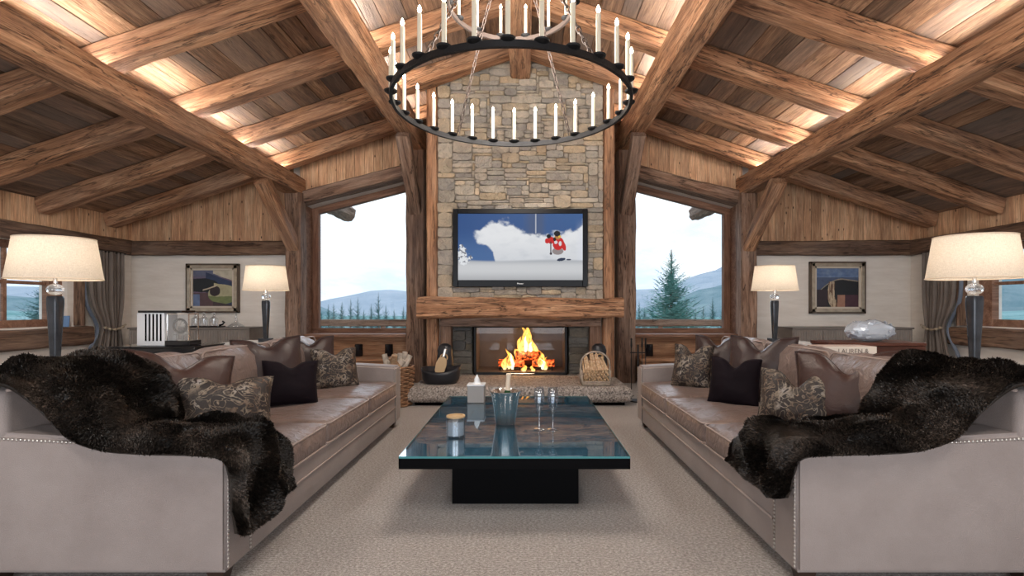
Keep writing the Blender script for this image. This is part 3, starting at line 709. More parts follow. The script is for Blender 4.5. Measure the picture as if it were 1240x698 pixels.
for k, (x, z, dx, rr, y) in enumerate([(-0.17, 0.135, 0.25, 0.055, 0.26), (0.06, 0.135, 0.27, 0.06, 0.42), (0.30, 0.135, 0.22, 0.055, 0.27), (0.07, 0.245, 0.23, 0.07, 0.31), (-0.02, 0.34, 0.12, 0.045, 0.36)]):
    a = R.uniform(-0.25, 0.25); n = 10
    pts = [Vector((x+0.035-dx*0.75+dx*1.5*i/n, y+a*(i/n-0.5)*0.3, z)) for i in range(n+1)]
    lab = ['charred log glowing at the left end of the grate', 'charred log at the back of the grate', 'charred log glowing at the right end of the grate', 'big charred log on top in the fire', 'small charred log topmost in the flames'][k]
    o = MB().tube([p-pts[5] for p in pts], [rr*(1+0.1*noise.noise(Vector((i, k, 0)))) for i in range(n+1)], 12).build('fire_log', M['char'] if k in (1, 4) else M['ember'], None, loc=Vector((0, 7.06, 0.235))+pts[5], smooth=True)
    tag(o, lab, 'log', 'burning logs')
fire = thing('fire', 'bright yellow and orange flames rising from the burning logs', 'fire', (0.05, 7.40, 0.34))
def flame(x, z, h, w, y, seed):
    mb = MB(); n = 12; m = 14; cols = []
    for j in range(m+1):
        t = j/m; r = w*(math.sin(PI*min(1, (t*0.85+0.12)))**0.8)*(1-t)**0.45
        cx = x+0.10*h*noise.noise(Vector((seed, t*2.2, 0)))*2*t+0.03*math.sin(seed+t*5)*t; cy = y+0.04*noise.noise(Vector((seed, t*2, 5)))*t
        for i in range(n):
            a = 2*PI*i/n; rr = r*(1+0.25*noise.noise(Vector((math.cos(a), math.sin(a)+seed, t*4))))
            mb.v.append((cx+rr*math.cos(a), cy+rr*0.6*math.sin(a), z+t*h))
        cols.append(t)
    for j in range(m):
        t = j/m; c = (1.0, 0.62-0.25*t, 0.16-0.12*t) if t > 0.1 else (1, 0.7, 0.3)
        if w < 0.035: c = (1.0, 0.9, 0.55)
        for i in range(n): mb.f.append((j*n+i, j*n+(i+1) % n, (j+1)*n+(i+1) % n, (j+1)*n+i)); mb.t.append(c)
    return mb
for k, (x, z, h, w, y) in enumerate([(0.0, 0.18, 0.42, 0.075, 0.0), (0.06, 0.2, 0.34, 0.07, -0.06), (-0.05, 0.15, 0.28, 0.06, -0.08), (0.02, 0.20, 0.24, 0.034, -0.12), (0.10, 0.2, 0.17, 0.033, -0.13), (-0.22, -0.05, 0.30, 0.06, -0.14), (-0.28, -0.06, 0.22, 0.05, -0.16), (-0.17, -0.05, 0.24, 0.033, -0.19), (0.24, -0.02, 0.24, 0.06, -0.12), (0.31, -0.06, 0.20, 0.045, -0.17), (0.27, -0.05, 0.16, 0.03, -0.2), (-0.1, 0.1, 0.22, 0.05, 0.0), (0.17, 0.12, 0.26, 0.06, -0.02), (0.0, -0.08, 0.10, 0.05, -0.2), (0.13, -0.08, 0.09, 0.04, -0.2), (0.03, 0.45, 0.14, 0.035, 0.0)]):
    flame(x, z, h, w, y, k*3.7).build('flame', M['flame'], fire, smooth=True, attr='paint')

# ------------------------------------------------------------------ television
def fbm(x, y, o=4, s=0.0):
    v = 0; a = 0.5; f = 1
    for _ in range(o): v += a*noise.noise(Vector((x*f, y*f, s))); a *= 0.5; f *= 2
    return v
def sstep(a, b, x):
    t = max(0, min(1, (x-a)/(b-a))); return t*t*(3-2*t)
def lerp3(a, b, t): return tuple(a[i]*(1-t)+b[i]*t for i in range(3))
def srgb(r, g, b): return tuple(((c/255)/12.92 if c/255 < 0.04045 else ((c/255+0.055)/1.055)**2.4) for c in (r, g, b))
def painted(name, W, H, nx, ny, fn, mat, parent, y=0.0, zc=0.0):
    mb = MB()
    vs = [(-W/2+W*i/nx, y, -H/2+H*j/ny+zc) for j in range(ny+1) for i in range(nx+1)]
    me = bpy.data.meshes.new(name); n = nx+1
    fs = [(j*n+i, j*n+i+1, (j+1)*n+i+1, (j+1)*n+i) for j in range(ny) for i in range(nx)]
    me.from_pydata(vs, [], fs); ca = me.color_attributes.new('paint', 'FLOAT_COLOR', 'POINT'); d = []
    for j in range(ny+1):
        for i in range(nx+1): d += [*fn(i/nx, 1-j/ny), 1.0]
    ca.data.foreach_set('color', d); me.materials.append(mat)
    o = bpy.data.objects.new(name, me); col.objects.link(o); o.parent = parent; return o
def tvpic(u, v):   # v down
    sky = lerp3(srgb(48, 84, 140), srgb(84, 120, 170), sstep(0.2, 0.65, v)*0.6+0.4*u*(1-v))
    c = sky
    # faint far forest behind
    if 0.5 < u < 0.72 and v < 0.35: c = lerp3(c, srgb(90, 95, 110), 0.45*sstep(0.5, 0.6, u)*sstep(0.72, 0.66, u))
    if abs(u-0.623) < 0.004 and v < 0.3: c = srgb(190, 195, 205)
    # powder cloud
    def pl(P, x):
        if x <= P[0][0]: return P[0][1]
        for (a, b), (c_, d) in zip(P, P[1:]):
            if x <= c_: return b+(d-b)*(x-a)/(c_-a)
        return P[-1][1]
    top = pl([(0.10, .42), (0.12, .31), (.19, .22), (.245, .14), (.32, .11), (.41, .125), (.485, .23), (.54, .285), (.60, .30), (.68, .33), (.80, .29), (.86, .27), (.92, .28), (1, .12)], u)
    bot = pl([(.10, .34), (.12, .38), (.20, .48), (.26, .53), (.28, .60), (.305, .80), (1, 1.2)], u)
    nz_ = fbm(u*14, v*9, 5)*0.14
    dens = sstep(-0.03, 0.05, v-top+nz_)*sstep(-0.03, 0.04, bot-v+nz_*0.8)
    if u < 0.3: dens *= sstep(0.05, 0.16, u+nz_*0.8-0.02)
    w = lerp3(srgb(238, 240, 243), srgb(200, 205, 213), sstep(0.3, 0.72, v)*0.5+max(0, fbm(u*9, v*9, 4, 3))*0.7)
    c = lerp3(c, w, dens)
    if u > 0.93: c = lerp3(c, srgb(225, 230, 240), sstep(0.93, 1.0, u)*sstep(0.05, 0.5, v)*0.7)
    # snow ground
    gl = 0.68+0.03*math.sin(u*5)*(1-u)+0.015*u
    g = lerp3(srgb(165, 170, 178), srgb(212, 214, 217), sstep(0.66, 0.80, v)); g = lerp3(g, srgb(172, 174, 178), sstep(0.85, 1, v)*0.7)
    c = lerp3(c, g, sstep(gl-0.01, gl+0.03, v))
    # frosted tree left
    for (tx, ty, r) in ((0.035, 0.55, 0.03), (0.03, 0.63, 0.045), (0.045, 0.70, 0.04), (0.10, 0.66, 0.016), (0.025, 0.48, 0.014)):
        dd = math.hypot((u-tx), (v-ty)*0.56)
        if dd < r*(1+fbm(u*60, v*60, 2)): c = lerp3(srgb(235, 238, 242), srgb(120, 122, 132), 1.0 if fbm(u*45, v*30, 2, 9) > 0.12 else 0)
    # skier in red
    def ell(cx, cy, rx, ry, a=0): 
        x, y = u-cx, (v-cy)*0.56; ca, sa = math.cos(a), math.sin(a); x, y = x*ca+y*sa, -x*sa+y*ca; return (x/rx)**2+(y/ry)**2 < 1
    red, dk = srgb(205, 38, 40), srgb(18, 20, 28)
    if ell(0.80, 0.565, 0.045, 0.03): c = srgb(150, 140, 140)
    if ell(0.805, 0.45, 0.045, 0.055, 0.15) or ell(0.845, 0.48, 0.018, 0.045, -0.3): c = red
    if ell(0.745, 0.40, 0.028, 0.03): c = red
    if ell(0.715, 0.41, 0.018, 0.022): c = red
    if ell(0.785, 0.43, 0.014, 0.014) or ell(0.82, 0.45, 0.012, 0.02): c = srgb(225, 220, 225)
    if ell(0.80, 0.345, 0.024, 0.024): c = srgb(190, 130, 70)
    if ell(0.795, 0.30, 0.026, 0.024): c = dk
    if ell(0.815, 0.345, 0.012, 0.008): c = srgb(230, 200, 90)
    if ell(0.728, 0.34, 0.017, 0.018) or ell(0.775, 0.385, 0.012, 0.016): c = dk
    if abs(u-0.745) < 0.004 and 0.42 < v < 0.62: c = srgb(60, 50, 60)
    if ell(0.745, 0.60, 0.01, 0.012): c = srgb(60, 50, 60)
    if ell(0.828, 0.69, 0.035, 0.013, -0.2) or ell(0.888, 0.692, 0.02, 0.006): c = srgb(38, 52, 78)
    return c
TVY = CY-0.075
tvw, tvh = 1.84, 1.065
tvc = (0.0, TVY, sz(300.5, TVY))
tv = thing('television', 'wide flat television showing a skier in red throwing up powder snow', 'television', tvc)
m_ = MB(); m_.rbox(-tvw/2, tvw/2, -0.02, 0.06, -tvh/2, tvh/2, 0.012); m_.box(-0.6, 0.6, 0.055, 0.075, -0.4, 0.4); m_.build('housing', M['bezel'], tv)
painted('screen', 1.70, 0.905, 340, 190, tvpic, M['screen'], tv, -0.024, 0.012)
m_ = MB()
for a in (-1, 1): m_.rbox(min(a*0.85, a*0.92), max(a*0.85, a*0.92), -0.032, -0.015, -tvh/2, tvh/2, 0.006)
m_.rbox(-0.85, 0.85, -0.032, -0.015, 0.465, tvh/2, 0.006); m_.rbox(-0.85, 0.85, -0.032, -0.015, -tvh/2, -0.441, 0.006); m_.build('bezel', M['bezel'], tv)
def text(body, size, loc, rot, mat, parent, name='lettering', ext=0.001, align='CENTER'):
    cu = bpy.data.curves.new(name, 'FONT'); cu.body = body; cu.size = size; cu.extrude = ext; cu.align_x = align; cu.align_y = 'CENTER'
    o = bpy.data.objects.new(name, cu); col.objects.link(o); dg = bpy.context.evaluated_depsgraph_get()
    me = bpy.data.meshes.new_from_object(o.evaluated_get(dg)); me.materials.clear(); me.materials.append(mat)
    n = bpy.data.objects.new(name, me); col.objects.link(n); bpy.data.objects.remove(o); n.location = loc; n.rotation_euler = rot; n.parent = parent; return n
text('Pioneer', 0.028, (0.0, -0.034, -0.49), (PI/2, 0, 0), M['chrome'], tv, 'brand_lettering')

# ------------------------------------------------------------------ chandelier
CHY, CHX, RZ, RR = 3.94, -0.045, 2.80, 0.93
ch = thing('chandelier', 'large two-tier black iron ring chandelier with ivory candle lights', 'chandelier', (CHX, CHY, RZ))
def ring(name, R0, z, hh, tt, mat):
    mb = MB(); n = 96; vs = []
    for i in range(n):
        a = 2*PI*i/n; ca, sa = math.cos(a), math.sin(a)
        for r_, z_ in ((R0-tt, z-hh), (R0+tt, z-hh), (R0+tt, z+hh), (R0-tt, z+hh)):
            k = 1+0.003*noise.noise(Vector((ca*6, sa*6, z_*20))); vs.append((r_*ca*k, r_*sa*k, z_))
    mb.add(vs, [(i*4+j, i*4+(j+1) % 4, ((i+1) % n)*4+(j+1) % 4, ((i+1) % n)*4+j) for i in range(n) for j in range(4)])
    return mb.build(name, mat, ch, auto=math.radians(40))
ring('lower_ring', RR, 0, 0.022, 0.012, M['iron']); ring('upper_ring', 0.50, 0.80, 0.018, 0.010, M['chain'])
pan = MB().lathe([(0.001, -0.016), (0.028, -0.012), (0.046, 0.0), (0.050, 0.010), (0.044, 0.010), (0.02, 0.004), (0.02, 0.022), (0.001, 0.022)], 20)
can = MB().lathe([(0.0155, 0.0), (0.0155, 0.255), (0.010, 0.262), (0.001, 0.262)], 14)
bul = MB().lathe([(0.004, 0.0), (0.011, 0.010), (0.014, 0.022), (0.009, 0.040), (0.001, 0.054)], 10)
cs = can.build('candle', M['candle'], ch, smooth=False, auto=0.6)
ps = pan.build('drip_pan', M['iron'], cs, auto=0.6); ps.location = (0, 0, -0.022)
bs = bul.build('flame_bulb', M['bulb'], cs, smooth=True); bs.location = (0, 0, 0.262)
first = True
def put_candle(r, a, z, sc=1.0):
    global first
    o = cs if first else copy_tree(cs, ch); first = False
    o.location = (r*math.sin(a), r*math.cos(a), z); o.scale = (sc, sc, sc)
for i in range(28): put_candle(RR, 2*PI*i/28, 0.045)
for i in range(14): put_candle(0.50, 2*PI*(i+0.5)/14, 0.84, 0.85)
def chain(p0, p1):
    p0, p1 = Vector(p0), Vector(p1); d = p1-p0; Lc = d.length; d.normalize(); a = d.orthogonal().normalized(); b = d.cross(a)
    mb = MB(); ln = 0.075; n = int(Lc/0.055)
    for i in range(n):
        c = p0+d*((i+0.5)*Lc/n); u = a if i % 2 else b
        mb.tube([c+d*ln/2*math.cos(2*PI*k/10)+u*0.014*math.sin(2*PI*k/10) for k in range(10)], 0.0045, 6, closed=True)
    return mb
for a in (35, 145, 215, 325):
    a = math.radians(a)
    chain((RR*math.sin(a), RR*math.cos(a), 0.02), (0.48*math.sin(a), 0.48*math.cos(a), 0.79)).build('chain', M['chain'], ch, smooth=True)
    chain((0.48*math.sin(a), 0.48*math.cos(a), 0.81), (0.02*math.sin(a), 0.02*math.cos(a), 1.44)).build('chain', M['chain'], ch, smooth=True)
MB().lathe([(0.001, 1.46), (0.05, 1.46), (0.05, 1.50), (0.001, 1.50)], 16).build('ceiling_hook', M['iron'], ch)

# ------------------------------------------------------------------ sofas
def puffbox(w, d, h, puff=0.03, crn=0.04, nx=26, ny=26, nz=5, seed=0, wr=0.008, rad=0.03):
    """soft cushion, centre origin, w along y, d along x, h along z"""
    bm = bmesh.new(); bmesh.ops.create_cube(bm, size=2)
    def sub(ax, c):
        es = [e for e in bm.edges if abs(e.verts[0].co[ax]-e.verts[1].co[ax]) > 1.5]
        bmesh.ops.subdivide_edges(bm, edges=es, cuts=c, use_grid_fill=True)
    sub(0, nx); sub(1, ny); sub(2, nz)
    for v in bm.verts:
        x, y, z = v.co
        X, Y, Z = x*d/2, y*w/2, z*h/2
        # rounded corners
        q = Vector((max(abs(X)-(d/2-rad), 0), max(abs(Y)-(w/2-rad), 0), max(abs(Z)-(h/2-rad), 0)))
        if q.length > rad:
            qn = q.normalized()*rad
            X = math.copysign(min(abs(X), d/2-rad)+qn.x, X) if abs(X) > d/2-rad else X
            Y = math.copysign(min(abs(Y), w/2-rad)+qn.y, Y) if abs(Y) > w/2-rad else Y
            Z = math.copysign(min(abs(Z), h/2-rad)+qn.z, Z) if abs(Z) > h/2-rad else Z
        Z += z*puff*max(0, (1-x**4))*max(0, (1-y**4))
        X += x*puff*0.5*(1-y*y)*(1-z*z); 
        e = max(abs(x), abs(y)); edge = sstep(0.55, 1.0, e)
        k = wr*(noise.noise(Vector((X*7+seed, Y*9, Z*7+seed)))+edge*1.2*noise.noise(Vector((X*22+seed, Y*22, Z*10))))
        X += x*k*0.3; Z += k*(1 if z > 0 else 0.2)
        v.co = Vector((X, Y, Z))
    return bm
def rect_tube(x0, x1, y0, y1, z, r, rc=0.04, puff=None):
    pts = []
    for (cx, cy, a0) in ((x1-rc, y1-rc, 0), (x0+rc, y1-rc, 90), (x0+rc, y0+rc, 180), (x1-rc, y0+rc, 270)):
        for k in range(5):
            a = math.radians(a0+k*22.5); pts.append((cx+rc*math.cos(a), cy+rc*math.sin(a), z))
    return pts
HL = 1.465; HD = 0.55
def make_sofa():
    t = thing('sofa', 'long taupe sofa with nailhead-trimmed arms left of the coffee table', 'sofa', (-1.2-HD, 3.555, 0), 0, 'pair of facing sofas')
    mb = MB(); mb.rbox(-HD, HD-0.005, -HL+0.19, HL-0.19, 0.07, 0.325, 0.015, 3); b = mb.build('base', M['sofa'], t, auto=0.6)
    mb = MB(); mb.tube([(HD, -HL+0.2, 0.225), (HD, HL-0.2, 0.225)], 0.006, 6); mb.tube([(HD-0.002, -HL+0.2, 0.322), (HD-0.002, HL-0.2, 0.322)], 0.006, 6); mb.build('piping', M['pipe'], b, smooth=True)
    for s in (-1, 1):
        y0, y1 = sorted((s*HL, s*(HL-0.19))); mb = MB()
        bm = bmesh.new(); bmesh.ops.create_cube(bm, size=1)
        for v in bm.verts:
            x = v.co.x*2*HD; v.co = Vector((x, (y0+y1)/2+v.co.y*(y1-y0), 0.07 if v.co.z < 0 else 0.672-0.057*(x/HD+1)/2))
        bmesh.ops.subdivide_edges(bm, edges=[e for e in bm.edges if abs(e.verts[0].co.x-e.verts[1].co.x) > 0.5], cuts=12, use_grid_fill=True)
        bmesh.ops.bevel(bm, geom=[e for e in bm.edges if e.calc_face_angle(0) > 0.8], offset=0.018, segments=3, affect='EDGES')
        mb.bm(bm); arm = mb.build('arm', M['sofa'], t, auto=0.7)
        mb = MB(); nail = []
        for yy in (y0+0.010, y1-0.010):
            z = 0.10
            while z < 0.60: nail.append((HD+0.001, yy, z, 'x')); z += 0.0175
        x = -HD+0.02
        while x < HD-0.02: nail.append((x, s*(HL+0.0005), 0.672-0.057*(x/HD+1)/2-0.022, 'y')); x += 0.0175
        for (x, y, z, ax) in nail:
            if ax == 'x': mb.sphere((x, y, z), 0.0062, (0.6, 1, 1), 8)
            else: mb.sphere((x, y, z), 0.0062, (1, 0.6, 1), 8)
        mb.build('nailhead_trim', M['chrome'], arm, smooth=True)
    mb = MB(); mb.rbox(-HD-0.04, -HD+0.155, -HL+0.005, HL-0.005, 0.10, 0.845, 0.035, 4); bk = mb.build('back', M['sofa'], t, auto=0.7)
    mb = MB(); mb.tube([(-HD+0.14, -HL+0.03, 0.842), (-HD+0.14, HL-0.03, 0.842)], 0.007, 6); mb.build('piping', M['pipe'], bk, smooth=True)
    cw = (2*HL-0.38)/3
    for i in range(3):
        yc = -HL+0.19+cw*(i+0.5)
        x0, x1 = -HD+0.17, HD+0.012
        mb = MB(); mb.bm(puffbox(cw-0.008, x1-x0, 0.145, 0.022, seed=i*7.3, wr=0.007), Matrix.Translation(((x0+x1)/2, yc, 0.398)))
        c = mb.build('seat_cushion', M['satin'], t, smooth=True)
        mb = MB()
        for z in (0.460, 0.338): mb.tube(rect_tube(x0+0.005, x1+0.004, yc-cw/2+0.004, yc+cw/2-0.004, z, 0.006), 0.0058, 6, closed=True)
        mb.build('piping', M['pipe'], c, smooth=True)
        # back cushion
        bm = puffbox(cw-0.008, 0.20, 0.45, 0.02, seed=i*5.1+40, wr=0.012, rad=0.05)
        for v in bm.verts:
            z = v.co.z/0.235; y = v.co.y/(cw/2)
            if v.co.x > 0: v.co.x += 0.045*max(0, 1-y**4)*max(0, 1-z**4)
            if z > 0.6: v.co.z += 0.015*(1-y*y)-0.02*abs(y)**6
        mat = Matrix.Translation((-HD+0.262, yc, 0.668)) @ Matrix.Rotation(math.radians(-9), 4, 'Y')
        mb = MB(); mb.bm(bm, mat); c = mb.build('back_cushion', M['satin'], t, smooth=True)
        mb = MB(); pts = []
        for (py, pz, a0) in ((cw/2-0.05, 0.235-0.05, 0), (-cw/2+0.05, 0.235-0.05, 90), (-cw/2+0.05, -0.235+0.05, 180), (cw/2-0.05, -0.235+0.05, 270)):
            for k in range(5):
                a = math.radians(a0+k*22.5); pts.append(mat @ Vector((0.088, py+0.047*math.cos(a), pz+0.047*math.sin(a)+0.004)))
        mb.tube(pts, 0.006, 6, closed=True); mb.build('piping', M['pipe'], c, smooth=True)
    for sx in (-1, 1):
        for sy in (-1, 1):
            mb = MB(); x, y = sx*(HD-0.07), sy*(HL-0.07); mb.hexa([(x-.025, y-.025, 0), (x+.025, y-.025, 0), (x+.025, y+.025, 0), (x-.025, y+.025, 0), (x-.04, y-.04, .075), (x+.04, y-.04, .075), (x+.04, y+.04, .075), (x-.04, y+.04, .075)]); mb.build('foot', M['feet'], t)
    return t
sofa = make_sofa()
sofa2 = copy_tree(sofa); sofa2.location = (1.2+HD, 3.555, 0); sofa2.rotation_euler = (0, 0, PI)
sofa2['label'] = 'long taupe sofa with nailhead-trimmed arms right of the coffee table'

# scatter pillows
def pillow_mesh(W, H, T_, chop=0.0, seed=0.0, n=30):
    vs = []; idx = {}
    fs = []
    for side in (1, -1):
        for j in range(n+1):
            for i in range(n+1):
                u, v = -1+2*i/n, -1+2*j/n
                ex = 1-0.07*(1-v*v); ez = 1-0.07*(1-u*u)
                x, z = u*W/2*ex, v*H/2*ez
                th = T_/2*((max(0, 1-abs(u)**3.0)*max(0, 1-abs(v)**3.0))**0.55)
                f = max(0, (v+0.35)/1.35)
                dz = -chop*H*math.exp(-(u/0.33)**2)*f**1.6
                x += chop*0.25*W*(-u)*math.exp(-(u/0.7)**2)*f*0.6
                th *= (1-0.35*chop*2*math.exp(-(u/0.25)**2)*f)
                k = 0.006*noise.noise(Vector((u*3+seed, v*3, side)))+0.008*noise.noise(Vector((u*7+seed, v*7, side)))*(1-(max(0, 1-abs(u)**2)*max(0, 1-abs(v)**2)))
                wob = 0.012*noise.noise(Vector((u*1.3+seed, v*1.3, 7)))
                y = side*(th+max(0, k)*(1 if th > 0.004 else 0))+wob+0.02*(u*u)
                key = (i, j, side if 0 < i < n and 0 < j < n else 0)
                if key not in idx: idx[key] = len(vs); vs.append((x, y, z+dz))
        g = lambda i, j: idx[(i, j, side if 0 < i < n and 0 < j < n else 0)]
        for j in range(n):
            for i in range(n):
                q = (g(i, j), g(i+1, j), g(i+1, j+1), g(i, j+1)); fs.append(q if side < 0 else q[::-1])
    edge = [vs[idx[(i, 0, 0)]] for i in range(n)]+[vs[idx[(n, j, 0)]] for j in range(n)]+[vs[idx[(i, n, 0)]] for i in range(n, 0, -1)]+[vs[idx[(0, j, 0)]] for j in range(n, 0, -1)]
    return vs, fs, edge
def pillow(label, X, Y, zb, W, H, T_, yaw, lean, mat, chop, seed, roll=0, edge=None):
    vs, fs, ed = pillow_mesh(W, H, T_, chop, seed)
    rot = Matrix.Rotation(math.radians(yaw), 4, 'Z') @ Matrix.Rotation(math.radians(lean), 4, 'X') @ Matrix.Rotation(math.radians(roll), 4, 'Y')
    t = thing('throw_pillow', label, 'pillow', (X, Y, zb), 0, 'scatter pillows on the sofas')
    zm = min((rot @ Vector(v)).z for v in vs); mt = Matrix.Translation((0, 0, -zm)) @ rot
    MB().add([mt @ Vector(v) for v in vs], fs).build('cover', mat, t, smooth=True)
    MB().tube([mt @ Vector(v) for v in ed], 0.0035, 5, closed=True).build('piping', edge or mat, t, smooth=True)
    return t
# yaw: 0 -> faces camera (-Y). left sofa pillows face +X and camera
LP = [('brown leather pillow nearest the fur throw on the left sofa', -1.86, 2.74, .475, .54, .47, .17, 42, -24, 'leather', .20, 1, 8),
      ('cream and brown embroidered pillow beside the fur throw on the left sofa', -1.62, 2.76, .475, .50, .34, .15, 36, -26, 'embroid', .14, 2, 5),
      ('brown leather pillow at the middle of the left sofa, behind the small dark velvet one', -1.86, 3.74, .475, .50, .50, .17, 42, -16, 'leather2', .13, 3, -2),
      ('small aubergine velvet pillow in the middle of the left sofa', -1.64, 3.60, .475, .38, .33, .13, 38, -18, 'velvet', .16, 4, 4),
      ('dark brown leather pillow at the fireplace end of the left sofa', -1.88, 4.50, .475, .46, .47, .16, 40, -16, 'leather2', .15, 5, 0),
      ('dark embroidered pillow at the fireplace end of the left sofa', -1.63, 4.42, .475, .40, .37, .14, 35, -18, 'embroid', .16, 6, 0)]
for (lab, X, Y, zb, W, H, T_, yaw, lean, m, chop, sd, roll) in LP: pillow(lab, X, Y, zb, W, H, T_, yaw, lean, M[m], chop, sd*3.3, roll)
RP = [('brown leather pillow nearest the fur throw on the right sofa', 1.90, 2.82, .475, .56, .48, .17, -40, -20, 'leather', .28, 11, -4),
      ('cream and brown embroidered pillow beside the fur throw on the right sofa', 1.66, 2.93, .475, .42, .37, .15, -38, -22, 'embroid', .28, 12, 0),
      ('brown leather pillow at the middle of the right sofa, behind the small dark velvet one', 1.83, 3.74, .475, .50, .52, .17, -42, -16, 'leather2', .2, 13, 0),
      ('small aubergine velvet pillow in the middle of the right sofa', 1.60, 3.66, .475, .36, .36, .13, -38, -18, 'velvet', .2, 14, 0),
      ('dark brown leather pillow at the fireplace end of the right sofa', 1.80, 4.50, .475, .46, .48, .16, -42, -16, 'leather2', .18, 15, 0),
      ('dark embroidered pillow at the fireplace end of the right sofa', 1.56, 4.46, .475, .36, .40, .14, -38, -18, 'embroid', .2, 16, 0)]
for (lab, X, Y, zb, W, H, T_, yaw, lean, m, chop, sd, roll) in RP: pillow(lab, X, Y, zb, W, H, T_, yaw, lean, M[m], chop, sd*3.3, roll)

# fur throws
def catmull(p0, p1, p2, p3, t):
    return 0.5*((2*p1)+(-p0+p2)*t+(2*p0-5*p1+4*p2-p3)*t*t+(-p0+3*p1-3*p2+p3)*t*t*t)
def throw(s, rows, label, seed, yfar=0.0):
    g = [[Vector((s*x, y, z)) for (x, y, z) in r] for r in rows]
    nr, nc = len(g), len(g[0]); SU, SV = 14, 14
    def cr(a, t):
        i = min(int(t), len(a)-2); f = t-i
        return catmull(a[max(i-1, 0)], a[i], a[i+1], a[min(i+2, len(a)-1)], f)
    NU, NV = (nr-1)*SU, (nc-1)*SV
    P = []
    for a in range(NU+1):
        rowt = a/SU
        ctr = [cr([g[r][c] for r in range(nr)], rowt) for c in range(nc)]
        P.append([cr(ctr, b/SV) for b in range(NV+1)])
    def nrm(a, b):
        du = P[min(a+1, NU)][b]-P[max(a-1, 0)][b]; dv = P[a][min(b+1, NV)]-P[a][max(b-1, 0)]
        n = du.cross(dv)*(1 if s > 0 else -1)
        return n.normalized() if n.length > 1e-9 else Vector((0, 0, 1))
    Nn = [[nrm(a, b) for b in range(NV+1)] for a in range(NU+1)]
    Q = []
    for a in range(NU+1):
        row = []
        for b in range(NV+1):
            u, v = a/NU, b/NV; p = P[a][b]
            # pelts: soft quilting grooves + folds
            fold = 0.026*math.sin(v*13+seed+u*4+2.5*noise.noise(Vector((u*5, v*3, seed))))+0.014*math.sin(u*34+3*noise.noise(Vector((u*3, v*4, seed+2))))
            fold += 0.030*noise.noise(Vector((u*9+seed, v*5, 1)))+0.014*noise.noise(Vector((u*26+seed, v*12, 1)))
            groove = 0.010*(1-min(1, abs(((u*7) % 1)-0.5)*2*5)) if abs(((u*7) % 1)-0.5) < 0.1 else 0
            edge = min(u, 1-u, v*0.6, (1-v)*0.6)
            puff = 0.020*min(1, edge/0.05)**0.5
            row.append(p+Nn[a][b]*(puff+max(-0.012, fold*min(1, edge/0.03)-groove)+0.012))
        Q.append(row)
    vs = [p for r in Q for p in r]+[P[a][b]-Nn[a][b]*0.0 for a in range(NU+1) for b in range(NV+1)]
    n = NV+1; o2 = (NU+1)*n; fs = []
    for a in range(NU):
        for b in range(NV):
            fs.append((a*n+b, a*n+b+1, (a+1)*n+b+1, (a+1)*n+b)); fs.append((o2+a*n+b, o2+(a+1)*n+b, o2+(a+1)*n+b+1, o2+a*n+b+1))
    for a in range(NU):
        for b in (0, NV): fs.append((a*n+b, (a+1)*n+b, o2+(a+1)*n+b, o2+a*n+b))
    for b in range(NV):
        for a in (0, NU): fs.append((a*n+b, a*n+b+1, o2+a*n+b+1, o2+a*n+b))
    t = thing('fur_throw', label, 'throw', (-s*1.6, 2.3, 0.6), 0, 'dark fur throws')
    off = Vector((-s*1.6, 2.3, 0.6))
    MB().add([v-off for v in vs], fs).build('pelt', M['fur'], t, smooth=True)
    # strands
    Rs = random.Random(seed); sv = []; sf = []; st_ = []
    comb = Vector((s*0.75, -0.25, -0.55))
    for _ in range(130000):
        a = Rs.random()*NU; b = Rs.random()*NV; ia, ib = min(int(a), NU-1), min(int(b), NV-1); fa, fb_ = a-ia, b-ib
        p = Q[ia][ib]*(1-fa)*(1-fb_)+Q[ia+1][ib]*fa*(1-fb_)+Q[ia][ib+1]*(1-fa)*fb_+Q[ia+1][ib+1]*fa*fb_
        nn = Nn[ia][ib]
        cv = noise.noise_vector(p*6.0)
        d = (nn*0.75+comb*0.55+cv*1.1+Vector((Rs.uniform(-.35, .35), Rs.uniform(-.35, .35), Rs.uniform(-.35, .35)))).normalized()
        if d.dot(nn) < 0.15: d = (d+nn*0.5).normalized()
        ln = Rs.uniform(0.012, 0.027); w = d.cross(nn)
        if w.length < 1e-3: w = nn.orthogonal()
        w = w.normalized()*0.0022; k = len(sv); p = p-off
        m1 = p+d*ln*0.55+nn*ln*0.1
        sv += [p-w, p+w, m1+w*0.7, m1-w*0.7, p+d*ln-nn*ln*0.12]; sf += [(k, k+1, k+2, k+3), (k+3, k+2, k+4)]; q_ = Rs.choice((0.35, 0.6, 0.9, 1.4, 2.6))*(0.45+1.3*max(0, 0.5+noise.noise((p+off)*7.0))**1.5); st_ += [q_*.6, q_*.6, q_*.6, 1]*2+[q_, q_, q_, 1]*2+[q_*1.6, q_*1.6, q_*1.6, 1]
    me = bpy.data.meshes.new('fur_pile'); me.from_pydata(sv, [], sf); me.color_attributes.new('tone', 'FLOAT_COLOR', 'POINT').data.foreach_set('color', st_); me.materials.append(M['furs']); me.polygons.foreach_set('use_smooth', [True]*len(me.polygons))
    o = bpy.data.objects.new('fur_pile', me); col.objects.link(o); o.parent = t; o['kind'] = 'stuff'
